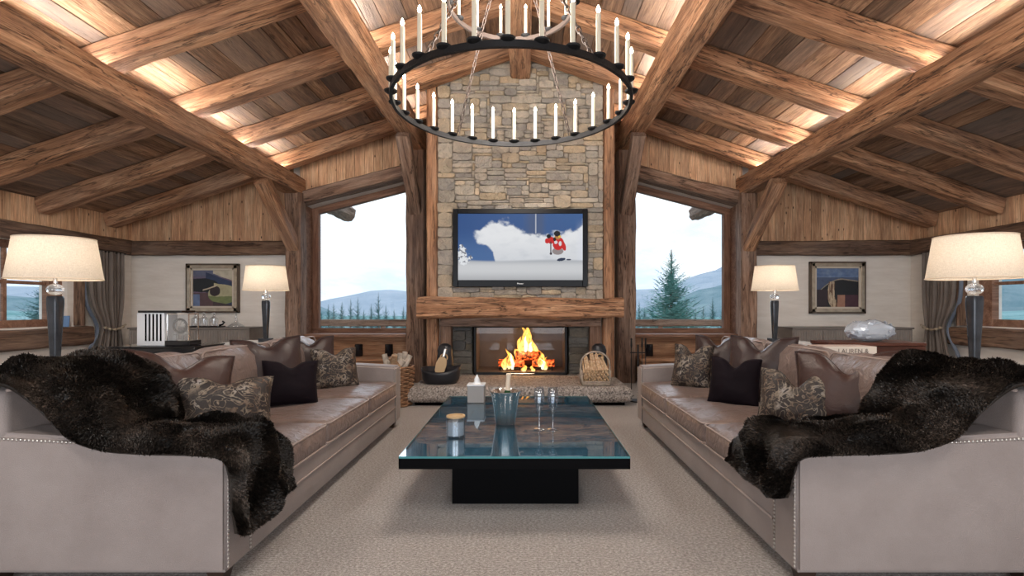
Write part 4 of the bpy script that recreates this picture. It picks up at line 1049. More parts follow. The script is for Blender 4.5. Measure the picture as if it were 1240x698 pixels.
def rows_for(hang, hangfar, yf):
    return [
     [(-2.385, 2.03, .62), (-2.385, 2.18, .60), (-2.385, 2.36, .62), (-2.385, 2.55, .64), (-2.385, 2.72, .66)],
     [(-2.39, 2.03, .80), (-2.39, 2.18, .82), (-2.39, 2.36, .83), (-2.39, 2.55, .83), (-2.37, 2.70, .83)],
     [(-2.27, 2.035, .880), (-2.27, 2.18, .895), (-2.27, 2.36, .90), (-2.27, 2.55, .90), (-2.26, 2.68, .88)],
     [(-2.09, 2.04, .870), (-2.10, 2.18, .925), (-2.08, 2.36, .955), (-2.07, 2.52, .95), (-2.07, 2.68, .935)],
     [(-1.95, 2.045, .770), (-1.92, 2.18, .87), (-1.89, 2.36, .90), (-1.89, 2.52, .90), (-1.90, 2.68, .87)],
     [(-1.84, 2.05, .655), (-1.82, 2.15, .76), (-1.80, 2.32, .79), (-1.80, 2.48, .75), (-1.80, 2.66, .70)],
     [(-1.70, 2.055, .600), (-1.70, 2.12, .665), (-1.70, 2.26, .675), (-1.70, 2.42, .60), (-1.74, 2.60, .52)],
     [(-1.52, 2.055, .585), (-1.52, 2.11, .640), (-1.52, 2.24, .655), (-1.50, 2.38, .58), (-1.52, 2.52, .50)],
     [(-1.34, 2.055, .580), (-1.33, 2.11, .628), (-1.33, 2.24, .645), (-1.32, 2.38, .60), (-1.34, yf-.04, .53)],
     [(-1.215, 2.060, .565), (-1.20, 2.11, .61), (-1.19, 2.24, .63), (-1.20, 2.38, .60), (-1.21, yf-.02, .525)],
     [(-1.185, 2.068, .50), (-1.165, 2.12, .52), (-1.155, 2.24, .54), (-1.155, 2.38, .53), (-1.16, yf, .48)],
     [(-1.175, 2.075, (hang+.5)/2), (-1.155, 2.13, (hang+.5)/2), (-1.150, 2.25, (hang+.5)/2), (-1.150, 2.40, (hangfar+.5)/2), (-1.155, yf, (hangfar+.48)/2)],
     [(-1.165, 2.085, hang+.02), (-1.155, 2.15, hang), (-1.150, 2.27, hang+.01), (-1.150, 2.42, hangfar+.02), (-1.155, yf, hangfar+.02)]]
def adj(rows, dz, ky):
    return [[(x, 2.03+(y-2.03)*ky if i <= 5 else y, z+dz if 2 <= i <= 5 and j > 0 else z) for j, (x, y, z) in enumerate(r)] for i, r in enumerate(rows)]
throw(1, adj(rows_for(.225, .25, 2.52), -0.028, 1.0), 'dark brown fur throw over the near arm of the left sofa, hanging low', 3)
throw(-1, adj(rows_for(.375, .375, 2.60), -0.040, 0.80), 'dark brown fur throw over the near arm of the right sofa, hanging short', 9)

# ------------------------------------------------------------------ coffee table
TT = 0.37
tb = thing('coffee_table', 'low dark coffee table with blue-green glass top between the sofas', 'coffee table', (0, 3.675, 0))
MB().rbox(-0.64, 0.64, -0.925, 0.925, 0.300, 0.358, 0.002, 1).build('tabletop', M['tabletop'], tb)
mb = MB(); 
for a in (-1, 1):
    mb.box(min(a*0.638, a*0.6425), max(a*0.638, a*0.6425), -0.9275, 0.9275, 0.2995, 0.3585); mb.box(-0.6425, 0.6425, min(a*0.924, a*0.9275), max(a*0.924, a*0.9275), 0.2995, 0.3585)
mb.build('edge_band', M['black'], tb)
MB().box(-0.642, 0.642, -0.927, 0.927, 0.3665, 0.370).build('glass_top', M['tglass'], tb)
mb = MB()
for a in (-1, 1):
    mb.box(min(a*0.640, a*0.643), max(a*0.640, a*0.643), -0.928, 0.928, 0.359, 0.3705); mb.box(-0.643, 0.643, min(a*0.925, a*0.928), max(a*0.925, a*0.928), 0.359, 0.3705)
mb.build('glass_edge', M['tedge'], tb)
MB().rbox(-0.385, 0.385, -0.66, 0.66, 0.0, 0.2995, 0.003, 1).build('pedestal', M['black'], tb)

# champagne bucket
def at(px, py, z=TT):
    Y = F*(CZ-z)/(py-VY); return Vector((sp(px, Y), Y, z))
p = at(612, 513); bk = thing('wine_bucket', 'polished steel champagne bucket on the coffee table', 'ice bucket', p)
MB().lathe([(0.001, 0), (0.066, 0), (0.070, 0.006), (0.098, 0.20), (0.112, 0.232), (0.112, 0.236), (0.106, 0.235), (0.092, 0.20), (0.064, 0.012), (0.001, 0.012)], 40).build('pail', M['steel'], bk, auto=0.6)
bt = thing('champagne_bottle', 'dark bottle with a cream foil neck standing in the steel bucket', 'bottle', p+Vector((0, 0, 0.014)))
ms = Matrix.Rotation(math.radians(4), 4, 'Y')
MB().lathe([(0.001, 0), (0.038, 0), (0.042, 0.01), (0.042, 0.14), (0.034, 0.18), (0.018, 0.225), (0.001, 0.226)], 24).xform(ms).build('body', M['champ'], bt, smooth=True)
MB().lathe([(0.020, 0.224), (0.0165, 0.25), (0.0155, 0.318), (0.018, 0.32), (0.018, 0.338), (0.001, 0.338)], 20).xform(ms).build('foil_neck', M['cream'], bt, auto=0.6)
# votive
p = at(552, 529); vt = thing('votive_candle', 'clear glass votive with a tan wooden lid on the coffee table', 'candle', p)
MB().lathe([(0.001, 0), (0.058, 0), (0.060, 0.004), (0.060, 0.125), (0.054, 0.125), (0.054, 0.012), (0.001, 0.012)], 32).build('glass', M['thin'], vt, smooth=False, auto=0.6)
MB().lathe([(0.001, 0.013), (0.052, 0.013), (0.052, 0.10), (0.001, 0.10)], 28).build('wax', M['tissue'], vt, auto=0.6)
MB().lathe([(0.001, 0.126), (0.060, 0.126), (0.060, 0.136), (0.046, 0.137), (0.044, 0.130), (0.001, 0.130)], 32).build('lid', M['tan'], vt, auto=0.6)
# tissue box
p = at(577, 486.5); tx = thing('tissue_box', 'square grey tissue box with a white tissue, back left of the coffee table', 'tissue box', p)
MB().rbox(-0.072, 0.072, -0.072, 0.072, 0, 0.15, 0.004).build('carton', M['grey'], tx)
MB().rbox(-0.078, 0.078, -0.078, 0.078, 0.145, 0.157, 0.004).build('lid', M['white'], tx)
mb = MB(); n = 10
vs = []
for j in range(7):
    for i in range(n):
        a = 2*PI*i/n; r = (0.034, 0.026, 0.02, 0.022, 0.016, 0.008, 0.002)[j]*(1+0.35*math.sin(a*3+j)); vs.append((r*math.cos(a)+0.004*j*0.3, r*math.sin(a)*0.6, 0.157+j*0.0135))
mb.add(vs, [(j*n+i, j*n+(i+1) % n, (j+1)*n+(i+1) % n, (j+1)*n+i) for j in range(6) for i in range(n)]); mb.build('tissue', M['tissue'], tx, smooth=True)
# flutes
for k, px in enumerate((653, 669.5)):
    p = at(px, 520.5+k*0.5); g = thing('champagne_flute', ('left' if k == 0 else 'right')+' one of two empty crystal champagne flutes on the coffee table', 'glass', p, 0, 'champagne flutes')
    MB().lathe([(0.001, 0.0), (0.036, 0.0), (0.037, 0.003), (0.012, 0.008), (0.005, 0.02), (0.0045, 0.10), (0.007, 0.11), (0.001, 0.112)], 28, cap=False).build('stem', M['thin'], g, smooth=True)
    MB().lathe([(0.002, 0.110), (0.010, 0.118), (0.026, 0.155), (0.036, 0.205), (0.037, 0.235), (0.030, 0.285), (0.0285, 0.285), (0.0350, 0.235), (0.034, 0.205), (0.024, 0.157), (0.008, 0.122), (0.001, 0.118)], 28, cap=False).build('bowl', M['thin'], g, smooth=True)

# ------------------------------------------------------------------ consoles and lamps
for s, sd in ((-1, 'left'), (1, 'right')):
    c = thing('console_table', 'long pale-topped console table behind the %s sofa' % sd, 'console table', (s*3.06, 4.35, 0), 0, 'sofa consoles')
    MB().rbox(-0.27, 0.27, -1.85, 1.65, 0.765, 0.80, 0.004).build('tabletop', M['consoletop'], c)
    for sx in (-1, 1):
        for y in (-1.75, 1.55): MB().rbox(sx*0.23-0.03, sx*0.23+0.03, y-0.03, y+0.03, 0, 0.765, 0.004).build('leg', M['consoleleg'], c)
def make_lamp(x, y, label, sc=1.0):
    t = thing('table_lamp', label, 'lamp', (x, y, 0.80), 0, 'four matching table lamps')
    MB().rbox(-0.06, 0.06, -0.06, 0.06, 0, 0.04, 0.006).build('base', M['horn'], t)
    MB().lathe([(0.022, 0.04), (0.023, 0.06), (0.038, 0.42), (0.038, 0.46), (0.034, 0.475), (0.001, 0.475)], 24, sq=5).build('column', M['horn'], t, auto=0.7)
    MB().sphere((0, 0, 0.52), 0.046, (1.05, 1.05, 0.88), 20).build('glass_ball', M['crystal'], t, smooth=True)
    MB().lathe([(0.012, 0.563), (0.012, 0.63), (0.001, 0.63)], 12).build('socket', M['steel'], t)
    MB().sphere((0, 0, 0.67), 0.028, (1, 1, 1.3), 12).build('light_bulb', M['lampbulb'], t, smooth=True)
    n = 48; vs = []
    for (r, z) in ((0.268*sc, 0.59), (0.226*sc, 0.873)):
        for i in range(n): a = 2*PI*i/n; vs.append((r*math.cos(a)*1.04, r*math.sin(a)*0.86, z))
    MB().add(vs, [(i, (i+1) % n, n+(i+1) % n, n+i) for i in range(n)]).build('lamp_shade', M['shade'], t, smooth=True)
    MB().lathe([(0.001, 0.862), (0.222*sc, 0.862), (0.222*sc, 0.866), (0.001, 0.866)], 32, sx=1.04, sy=0.86).build('uplight_blocker', M['shade'], t)  # disc added inside the shade to cut light going up to the roof
    for (r, z, nm) in ((0.268*sc, 0.592, 'lower_trim'), (0.226*sc, 0.871, 'upper_trim')): MB().tube([(r*math.cos(2*PI*i/n)*1.04, r*math.sin(2*PI*i/n)*0.86, z) for i in range(n)], 0.0035, 6, closed=True).build(nm, M['cream'], t, smooth=True)
    mb = MB()
    for i in range(3): a = 2*PI*i/3; mb.tube([(0, 0, 0.855), (0.225*sc*math.cos(a)*1.04, 0.225*sc*math.sin(a)*0.86, 0.87)], 0.002, 5)
    mb.tube([(0, 0, 0.62), (0.04, 0, 0.70), (0.03, 0, 0.80), (0, 0, 0.855)], 0.002, 5); mb.build('shade_holder', M['steel'], t)
    ld = bpy.data.lights.new('lamp_light', 'POINT'); ld.energy = LAMP_W; ld.color = (1.0, 0.87, 0.72); ld.shadow_soft_size = 0.05
    lo = bpy.data.objects.new('lamp_light', ld); col.objects.link(lo); lo.location = (x, y, 0.80+0.74)
M['lampbulb'] = emis('lamp_bulb', (1.0, 0.82, 0.6), 8)
LAMP_W = 4.4
make_lamp(sp(67, 3.42), 3.42, 'near left table lamp with linen shade and blue-black column, by the window')
make_lamp(sp(322, 5.72), 5.72, 'far left table lamp with linen shade, beside the landscape picture', 0.90)
make_lamp(sp(1180, 3.32), 3.32, 'near right table lamp with linen shade and blue-black column, by the curtain')
make_lamp(sp(938, 5.72), 5.72, 'far right table lamp with linen shade, beside the dark picture', 0.92)

# left console: dark box, white slotted screen, glass clock
bx = thing('tray_box', 'long flat black box on the left console, under the clock', 'box', (-3.0, 4.25, 0.801))
MB().rbox(-0.36, 0.36, -0.2, 0.2, 0, 0.062, 0.004).build('case', M['blackgloss'], bx); MB().rbox(-0.365, 0.365, -0.205, 0.205, 0.064, 0.074, 0.003).build('lid', M['blackgloss'], bx)
tz = 0.8765
wd = thing('slotted_stand', 'white block with five black vertical slots, left of the glass clock', 'ornament', (sp(191, 4.2), 4.2, tz))
MB().rbox(-0.115, 0.115, -0.08, 0.08, 0, 0.275, 0.004).build('block', M['white'], wd)
for i in range(5):
    MB().box(-0.045+i*0.031, -0.033+i*0.031, -0.0835, -0.079, 0.04, 0.265).build('slot', M['black'], wd)
MB().rbox(-0.10, 0.26, -0.09, 0.09, 0.2755, 0.293, 0.003).build('black_top', M['blackgloss'], wd)
ck = thing('mantel_clock', 'glass-cased mantel clock with exposed brass and steel movement on the black box', 'clock', (sp(221, 4.2)-0.0, 4.2, tz))
MB().rbox(-0.112, 0.112, -0.075, 0.075, 0, 0.042, 0.004).build('base', M['blackgloss'], ck)
mb = MB()
for sx in (-1, 1):
    for sy in (-1, 1): mb.box(sx*0.092-0.004, sx*0.092+0.004, sy*0.06-0.004, sy*0.06+0.004, 0.042, 0.262)
mb.box(-0.097, 0.097, -0.065, 0.065, 0.262, 0.268); mb.build('case_frame', M['steel'], ck)
MB().box(-0.09, 0.09, -0.058, -0.056, 0.046, 0.26).build('glass_front', M['thin'], ck)
mb = MB(); rng = [(0.055*math.cos(a*PI/12), -0.03, 0.165+0.055*math.sin(a*PI/12)) for a in range(24)]; mb.tube(rng, 0.009, 8, closed=True)
for a in range(12): mb.tube([(0.04*math.cos(a*PI/6), -0.035, 0.165+0.04*math.sin(a*PI/6)), (0.05*math.cos(a*PI/6), -0.042, 0.165+0.05*math.sin(a*PI/6))], 0.003, 5)
mb.build('dial_ring', M['iron'], ck, smooth=True)
mb = MB(); mb.tube([(0, -0.04, 0.165), (0.02, -0.042, 0.20)], 0.003, 5); mb.tube([(0, -0.04, 0.165), (-0.03, -0.042, 0.15)], 0.003, 5); mb.lathe([(0.03, 0), (0.03, 0.012), (0.001, 0.012)], 20, (0, 0, 0.085)); mb.tube([(0, 0, 0.043), (0, 0, 0.10)], 0.004, 6)
for sx in (-1, 1): mb.tube([(sx*0.05, 0, 0.06), (sx*0.05, 0, 0.235)], 0.005, 6); mb.sphere((sx*0.045, -0.03, 0.10), 0.012)
mb.build('movement', M['chrome'], ck, smooth=True)

# right console: box, book, crystal bowl
wb = thing('wooden_box', 'long reddish wooden box on the right console under the crystal bowl', 'box', (sp(1062, 4.15)-0.10, 4.15, 0.801))
MB().rbox(-0.36, 0.38, -0.16, 0.16, 0, 0.082, 0.004).build('case', M['redbox'], wb); MB().rbox(-0.365, 0.385, -0.165, 0.165, 0.084, 0.112, 0.004).build('lid', M['redbox'], wb)
bo = thing('coffee_table_book', 'pale large book with lettered spine lying before the wooden box', 'book', (sp(1022, 3.85), 3.87, 0.801), 0.0)
MB().rbox(-0.22, 0.19, -0.11, 0.10, 0, 0.006, 0.002, 1).build('back_cover', M['paper'], bo); MB().rbox(-0.215, 0.185, -0.10, 0.10, 0.006, 0.092, 0.002, 1).build('pages', M['pages'], bo)
MB().rbox(-0.22, 0.19, -0.11, 0.10, 0.092, 0.098, 0.002, 1).build('front_cover', M['paper'], bo); MB().rbox(-0.22, 0.19, -0.114, -0.101, 0, 0.098, 0.003, 1).build('spine', M['pages'], bo)
text('LAUREN &', 0.050, (0.01, -0.1155, 0.062), (PI/2, 0, 0), M['ink'], bo, 'spine_lettering')
cb = thing('crystal_bowl', 'oval faceted crystal bowl on the reddish wooden box', 'bowl', (sp(1058, 4.05), 4.10, 0.915))
bm = bmesh.new(); bmesh.ops.create_icosphere(bm, subdivisions=3, radius=1)
for v in bm.verts:
    x, y, z = v.co; k = 1+0.07*noise.noise(Vector((x*3.5, y*3.5, z*3.5)))+0.05*noise.cell(Vector((x*6, y*6, z*6)))*0.5
    v.co = Vector((x*0.195*k, y*0.12*k, (z*0.09+0.088)*(1 if z < 0 else 1+0.05*math.sin(x*8))))
MB().bm(bm).build('faceted_body', M['vase_crystal'], cb)
mb = MB()
Rr = random.Random(4)
for i in range(60):
    a = Rr.uniform(0, 2*PI); z = Rr.uniform(-0.8, 0.85); q = math.sqrt(1-z*z); mb.rbox(-0.018, 0.018, -0.006, 0.006, -0.012, 0.012, 0.004, 1, mat=Matrix.Translation((q*math.cos(a)*0.19, q*math.sin(a)*0.118, z*0.085+0.088)) @ Matrix.Rotation(a+PI/2, 4, 'Z') @ Matrix.Rotation(Rr.uniform(-.6, .6), 4, 'Y'))
mb.build('cut_facets', M['vase_crystal'], cb)

# ------------------------------------------------------------------ sideboards, pictures
for s, sd in ((-1, 'left'), (1, 'right')):
    c = thing('sideboard', 'low grey-brown ribbed sideboard under the %s picture' % sd, 'sideboard', (s*5.08, 7.80, 0), 0, 'ribbed sideboards')
    W_ = 0.93
    MB().rbox(-W_, W_, -0.24, 0.24, 0.86, 0.885, 0.004).build('top', M['sidetop'], c); MB().rbox(-W_+0.01, W_-0.01, -0.21, 0.24, 0.0, 0.86, 0.006).build('body', M['side'], c)
    for i in range(4):
        x0 = -W_+0.02+i*(2*W_-0.04)/4; mb = MB(); w = (2*W_-0.04)/4-0.008; mb.box(x0, x0+w, -0.222, -0.211, 0.05, 0.85)
        for k in range(12): mb.tube([(x0+w*(k+.5)/12, -0.222, 0.06), (x0+w*(k+.5)/12, -0.222, 0.84)], 0.011, 6)
        mb.build('door', M['side'], c, auto=0.6)
def pic_l(u, v):
    w_ = 0.03*fbm(u*4, v*4, 3, 5)
    c = lerp3(srgb(92, 96, 118), srgb(104, 84, 104), sstep(0.12, 0.28, v+w_))
    if v < 0.10+0.40*(u-0.5)+w_ and u > 0.5: c = srgb(182, 174, 156)
    if u > 0.32 and 0.10+0.42*(u-0.42)+w_ < v: c = srgb(44, 56, 86)
    if ((u-0.22)/0.42)**2+((v-0.42+w_)/0.19)**2 < 1: c = srgb(22, 26, 30)
    if v > 0.62+w_ and u < 0.62: c = srgb(84, 62, 66)
    o_ = ((u-0.74)/0.36)**2+((v-0.66+w_)/0.27)**2
    if o_ < 1 or (0.52 < u < 0.8 and abs(v-0.40-0.25*(u-0.5)) < 0.05): c = srgb(166, 160, 128) if v < 0.72+w_ else srgb(112, 122, 78)
    if ((u-0.55)/0.13)**2+((v-0.58+w_)/0.14)**2 < 1: c = srgb(44, 32, 36)
    if abs(v-0.55+0.35*(u-0.25)+w_) < 0.018 and 0.25 < u < 0.6: c = srgb(190, 172, 150)
    if v > 0.66 and u < 0.18: c = srgb(96, 112, 146)
    if v > 0.90+0.2*(u-0.7) and u > 0.5: c = srgb(60, 46, 50)
    k = 1+0.35*fbm(u*9, v*9, 4, 2); return tuple(x*k for x in c)
def pic_r(u, v):
    c = lerp3(srgb(70, 96, 140), srgb(120, 138, 165), 0.5+fbm(u*5, v*9, 4, 7))
    hill = 0.30+1.1*(0.62-u)**2 if u < 0.62 else 0.30+0.15*(u-0.62)
    if v > 0.24: c = srgb(70, 84, 112)
    if v > hill-0.03: c = srgb(140, 132, 120)
    if v > hill: c = srgb(22, 24, 28)
    road = 0.32+0.25*(v-0.35)
    if v > 0.35 and abs(u-road-0.06*math.sin(v*6)) < 0.05+0.05*v: c = srgb(190, 172, 146) if fbm(u*30, v*3, 3) > -0.05 else srgb(110, 84, 66)
    if v > 0.68 and u > 0.5: c = srgb(160, 118, 98) if u < 0.68 else srgb(70, 42, 52)
    if v > 0.55 and u < 0.28: c = srgb(44, 32, 38)
    k = 1+0.4*fbm(u*10, v*10, 4, 4); return tuple(x*k for x in c)
for (pxl, pxr, yt, yb, fn, lab) in ((225, 289, 319.5, 379, pic_l, 'framed abstract landscape in green and dark blue on the left wall'), (981, 1048.5, 317, 380, pic_r, 'framed dark hillside painting with a pale road on the right wall')):
    Y = YG-0.05; x0, x1, z1, z0 = sp(pxl, Y), sp(pxr, Y), sz(yt, Y), sz(yb, Y); W_, H_ = x1-x0, z1-z0
    t = thing('framed_picture', lab, 'picture', ((x0+x1)/2, YG-0.002, (z0+z1)/2), 0, 'framed paintings')
    def fr(nm, w, h, b, y0, y1, m):
        mb = MB()
        for (a0, a1, c0, c1) in ((-w/2, w/2, h/2-b, h/2), (-w/2, w/2, -h/2, -h/2+b), (-w/2, -w/2+b, -h/2, h/2), (w/2-b, w/2, -h/2, h/2)): mb.rbox(a0, a1, y0, y1, c0, c1, 0.004, 1)
        mb.build(nm, m, t)
    fr('outer_frame', W_, H_, 0.035, -0.06, 0.0, M['framedark']); fr('gilt_moulding', W_-0.05, H_-0.05, 0.055, -0.065, -0.01, M['gilt']); fr('inner_slip', W_-0.15, H_-0.15, 0.035, -0.05, -0.01, M['giltin'])
    painted('canvas', W_-0.20, H_-0.20, 150, 150, fn, M['canvas'], t, -0.03)

# glassware on left sideboard
sbz = 0.886; SY = 7.72
tr = thing('drinks_tray', 'black tray holding decanters on the left sideboard', 'tray', (sp(250, SY), SY, sbz))
MB().rbox(-0.26, 0.24, -0.1, 0.1, 0, 0.02, 0.006).build('tray_base', M['blackgloss'], tr)
MB().tube([(0.20, 0, 0.03), (0.25, 0, 0.04), (0.28, 0, 0.075), (0.25, 0, 0.09)], 0.014, 8).build('curled_handle', M['blackgloss'], tr, smooth=True)
for px, lab in ((237, 'square glass decanter on the tray, nearest the clock'), (247, 'middle glass decanter on the tray'), (259, 'glass decanter on the tray, nearest the curled handle')):
    d = thing('decanter', lab, 'decanter', (sp(px, SY), SY, sbz+0.0205), 0, 'decanters on the tray')
    MB().lathe([(0.001, 0), (0.048, 0), (0.05, 0.01), (0.05, 0.11), (0.02, 0.14), (0.017, 0.165), (0.024, 0.17), (0.001, 0.171)], 20, sq=4).build('bottle', M['thin'], d, auto=0.7)
    MB().sphere((0, 0, 0.192), 0.022, n=12).build('stopper', M['crystal'], d, smooth=True)
d = thing('decanter', 'wide-bottomed glass decanter with a tall stopper under the picture corner', 'decanter', (sp(286, SY), SY, sbz))
MB().lathe([(0.001, 0), (0.11, 0), (0.115, 0.015), (0.09, 0.035), (0.03, 0.07), (0.018, 0.12), (0.022, 0.13), (0.001, 0.131)], 28).build('bottle', M['thin'], d, smooth=True)
MB().lathe([(0.014, 0.131), (0.020, 0.15), (0.008, 0.20), (0.001, 0.23)], 16).build('stopper', M['thin'], d, smooth=True)

# ------------------------------------------------------------------ curtains
def curtain(s, y0, y1, label):
    t = thing('curtain', label, 'curtain', (s*(XW-0.16), (y0+y1)/2, 0), 0, 'taupe curtains')
    nu, nz = 90, 50; vs = []
    for j in range(nz+1):
        z = 2.045*j/nz+0.0
        k = 1-0.42*math.exp(-((z-0.86)/0.30)**2) if z > 0.86 else 0.58+0.25*min(1, (0.86-z)/0.5)
        cen = (1-k)*0.5*(1 if True else 0)*(y1-y0)
        for i in range(nu+1):
            u = i/nu; y = (u-0.5)*(y1-y0)*k+cen*0.5
            a = 0.035*math.sin(u*2*PI*9+0.4*math.sin(z*3))*(0.6+0.4*k)+0.015*math.sin(u*2*PI*3.3+z)
            vs.append((-s*a, y, z))
    n = nu+1
    fs = [(j*n+i, j*n+i+1, (j+1)*n+i+1, (j+1)*n+i) for j in range(nz) for i in range(nu)]
    o = MB().add(vs, fs).build('curtain_panel', M['linen_curtain'], t, smooth=True, recalc=False)
    md = o.modifiers.new('thick', 'SOLIDIFY'); md.thickness = 0.006
    mb = MB(); ky = (y1-y0)*0.58/2
    for i in range(15):
        u = i/14; mb.sphere((-s*(0.075+0.012*math.sin(u*PI)), (u-0.5)*2*ky*1.02+0.21*0.5*(y1-y0), 0.89-0.05*math.sin(u*PI)+0.03*u), 0.016+0.008*(i % 3 == 0), (1, 1.2, 1), 8)
    mb.build('beaded_tieback', M['tieb'], t, smooth=True)
    # sheer beside
    vs = []; nu = 16
    for j in range(31):
        z = 2.03*j/30
        for i in range(nu+1):
            u = i/nu; vs.append((s*(0.05+0.02*math.sin(u*14)), -(y1-y0)/2*(1-0.40*math.exp(-((z-0.86)/0.30)**2))+0.1*math.exp(-((z-0.86)/0.30)**2)-0.03+u*0.035-0.01, z))
    n = nu+1; o = MB().add(vs, [(j*n+i, j*n+i+1, (j+1)*n+i+1, (j+1)*n+i) for j in range(30) for i in range(nu)]).build('sheer_edge', M['sheer'], t, smooth=True, recalc=False)
    md = o.modifiers.new('thick', 'SOLIDIFY'); md.thickness = 0.004
    mb = MB(); mb.tube([(0, -(y1-y0)/2-0.1, 2.04), (0, (y1-y0)/2+0.03, 2.04)], 0.012, 8); mb.build('curtain_rail', M['iron'], t)
M['tieb'] = simple('bead_brass', (0.5, 0.42, 0.32), 0.3, 0.7)
curtain(-1, 7.22, 7.85, 'taupe pleated curtain tied back beside the left window')
curtain(1, 7.15, 7.75, 'taupe pleated curtain tied back beside the right window')
cd = thing('photo_card', 'small blue picture card propped on the left window sill', 'card', (-XW+0.02, 6.98, 0.917), 0.5)
MB().rbox(-0.055, 0.055, -0.006, 0.006, 0, 0.16, 0.002, 1, mat=Matrix.Rotation(math.radians(-12), 4, 'X')).build('card_face', M['bluecard'], cd)
MB().rbox(-0.04, 0.04, 0.0, 0.07, 0, 0.006, 0.002, 1).build('foot', M['white'], cd)
# ------------------------------------------------------------------ candle cups on the window benches
for px, lab in ((434.5, 'black candle cup on the left window bench, farther from the chimney'), (471, 'black candle cup on the left window bench, nearer the chimney'), (786, 'black candle cup on the right window bench, nearer the chimney'), (822, 'black candle cup on the right window bench, nearer the sofa cushions')):
    Y = 7.95; t = thing('candle_cup', lab, 'candle holder', (sp(px, Y), Y, 0.411), 0, 'black candle cups')
    MB().lathe([(0.001, 0), (0.06, 0), (0.064, 0.01), (0.064, 0.19), (0.058, 0.19), (0.056, 0.02), (0.001, 0.02)], 24).build('cup', M['blackgloss'], t, auto=0.6)
    MB().lathe([(0.001, 0.021), (0.053, 0.021), (0.053, 0.13), (0.001, 0.13)], 20).build('wax', M['champ'], t, auto=0.6)

# ------------------------------------------------------------------ hearth things
HZ = 0.2365
# black leather basin
bs_ = thing('log_basin', 'black leather boat-shaped basin on the left of the hearth', 'basin', (sp(534, 6.28), 6.28, HZ))
n = 40; vs = []
for (sc_, z, lift) in ((0.80, 0.0, 0), (0.95, 0.05, 0.1), (1.0, 0.12, 0.7), (1.02, 0.16, 1.0), (0.97, 0.155, 1.0), (0.94, 0.10, 0.6), (0.85, 0.02, 0)):
    for i in range(n):
        a = 2*PI*i/n; ca, sa = math.cos(a), math.sin(a); vs.append((0.245*sc_*ca, 0.19*sc_*sa, z+lift*(0.07*max(0, ca)**3+0.035*max(0, -ca)**2+0.03*max(0, sa))))
MB().add(vs, [(j*n+i, j*n+(i+1) % n, (j+1)*n+(i+1) % n, (j+1)*n+i) for j in range(6) for i in range(n)]+[tuple(range(n-1, -1, -1)), tuple(6*n+i for i in range(n))]).build('shell', M['leatherblack'], bs_, smooth=True)
for k, (px, lab) in enumerate(((539, 'rounded black leather sack with a tan ring on the left of the hearth'), (725, 'rounded black leather sack with a tan ring behind the kindling basket'))):
    Y = 6.66; t = thing('leather_sack', lab, 'ornament', (sp(px, Y), Y, HZ), 0, 'black sacks with rings')
    MB().lathe([(0.001, 0), (0.10, 0), (0.115, 0.03), (0.115, 0.24), (0.10, 0.33), (0.105, 0.38), (0.085, 0.44), (0.045, 0.47), (0.001, 0.475)], 24, sy=0.8).build('sack_body', M['leatherblack'], t, smooth=True)
    MB().tube([(0.045*math.cos(i*PI/10)+0.0, -0.105+0.0, 0.295+0.045*math.sin(i*PI/10)) for i in range(20)], 0.010, 8, closed=True).build('ring', M['tan'], t, smooth=True)
bl = thing('bellows', 'tan wooden paddle-shaped bellows leaning in the black basin', 'bellows', (sp(530, 6.30), 6.30, HZ+0.06))
mt = Matrix.Rotation(math.radians(14), 4, 'Y') @ Matrix.Rotation(math.radians(-8), 4, 'X')
mb = MB(); mb.prism([(-0.02, 0.0), (0.02, 0.0), (0.06, 0.09), (0.068, 0.18), (0.05, 0.25), (0.0, 0.28), (-0.05, 0.25), (-0.068, 0.18), (-0.06, 0.09)], -0.02, 0.02); mb.xform(mt).build('board', M['tan'], bl)
MB().rbox(-0.015, 0.015, -0.012, 0.012, 0.275, 0.38, 0.005).xform(mt).build('handle', M['chrome'], bl)
# kindling basket
kb = thing('kindling_basket', 'pale wicker basket with a hooped handle, full of kindling, on the right of the hearth', 'basket', (sp(720.5, 6.15), 6.15, HZ))
mb = MB()
w_, d_ = 0.165, 0.11
mb.rbox(-w_+0.01, w_-0.01, -d_+0.01, d_-0.01, 0.0, 0.02, 0.005)
for k in range(9):
    z = 0.012+k*0.018; e = 0.004*math.sin(k*2)
    mb.tube([(-w_+e, -d_, z), (w_-e, -d_, z), (w_-e, d_, z), (-w_+e, d_, z)], 0.009, 6, closed=True) if k < 3 else mb.tube([(w_, -d_, z), (w_, d_, z), (-w_, d_, z), (-w_, -d_, z)], 0.007, 6)
for sx in (-1, 1):
    for k in range(4): mb.tube([(sx*w_, -d_+k*2*d_/3, 0), (sx*(w_+0.01), -d_+k*2*d_/3, 0.19)], 0.007, 6)
for k in range(6): mb.tube([(-w_+k*2*w_/5, -d_, 0.0), (-w_+k*2*w_/5, -d_, 0.05)], 0.006, 6)
mb.build('wicker_body', M['wickerpale'], kb, smooth=True)
MB().tube([(-w_-0.008, -0.02, 0.02), (-w_-0.014, -0.02, 0.22)]+[((w_+0.012)*-math.cos(a*PI/12), -0.02, 0.26+0.15*math.sin(a*PI/12)) for a in range(13)]+[(w_+0.014, -0.02, 0.22), (w_+0.008, -0.02, 0.02)], 0.011, 8).build('hoop_handle', M['wickerpale'], kb, smooth=True)
Rk = random.Random(8)
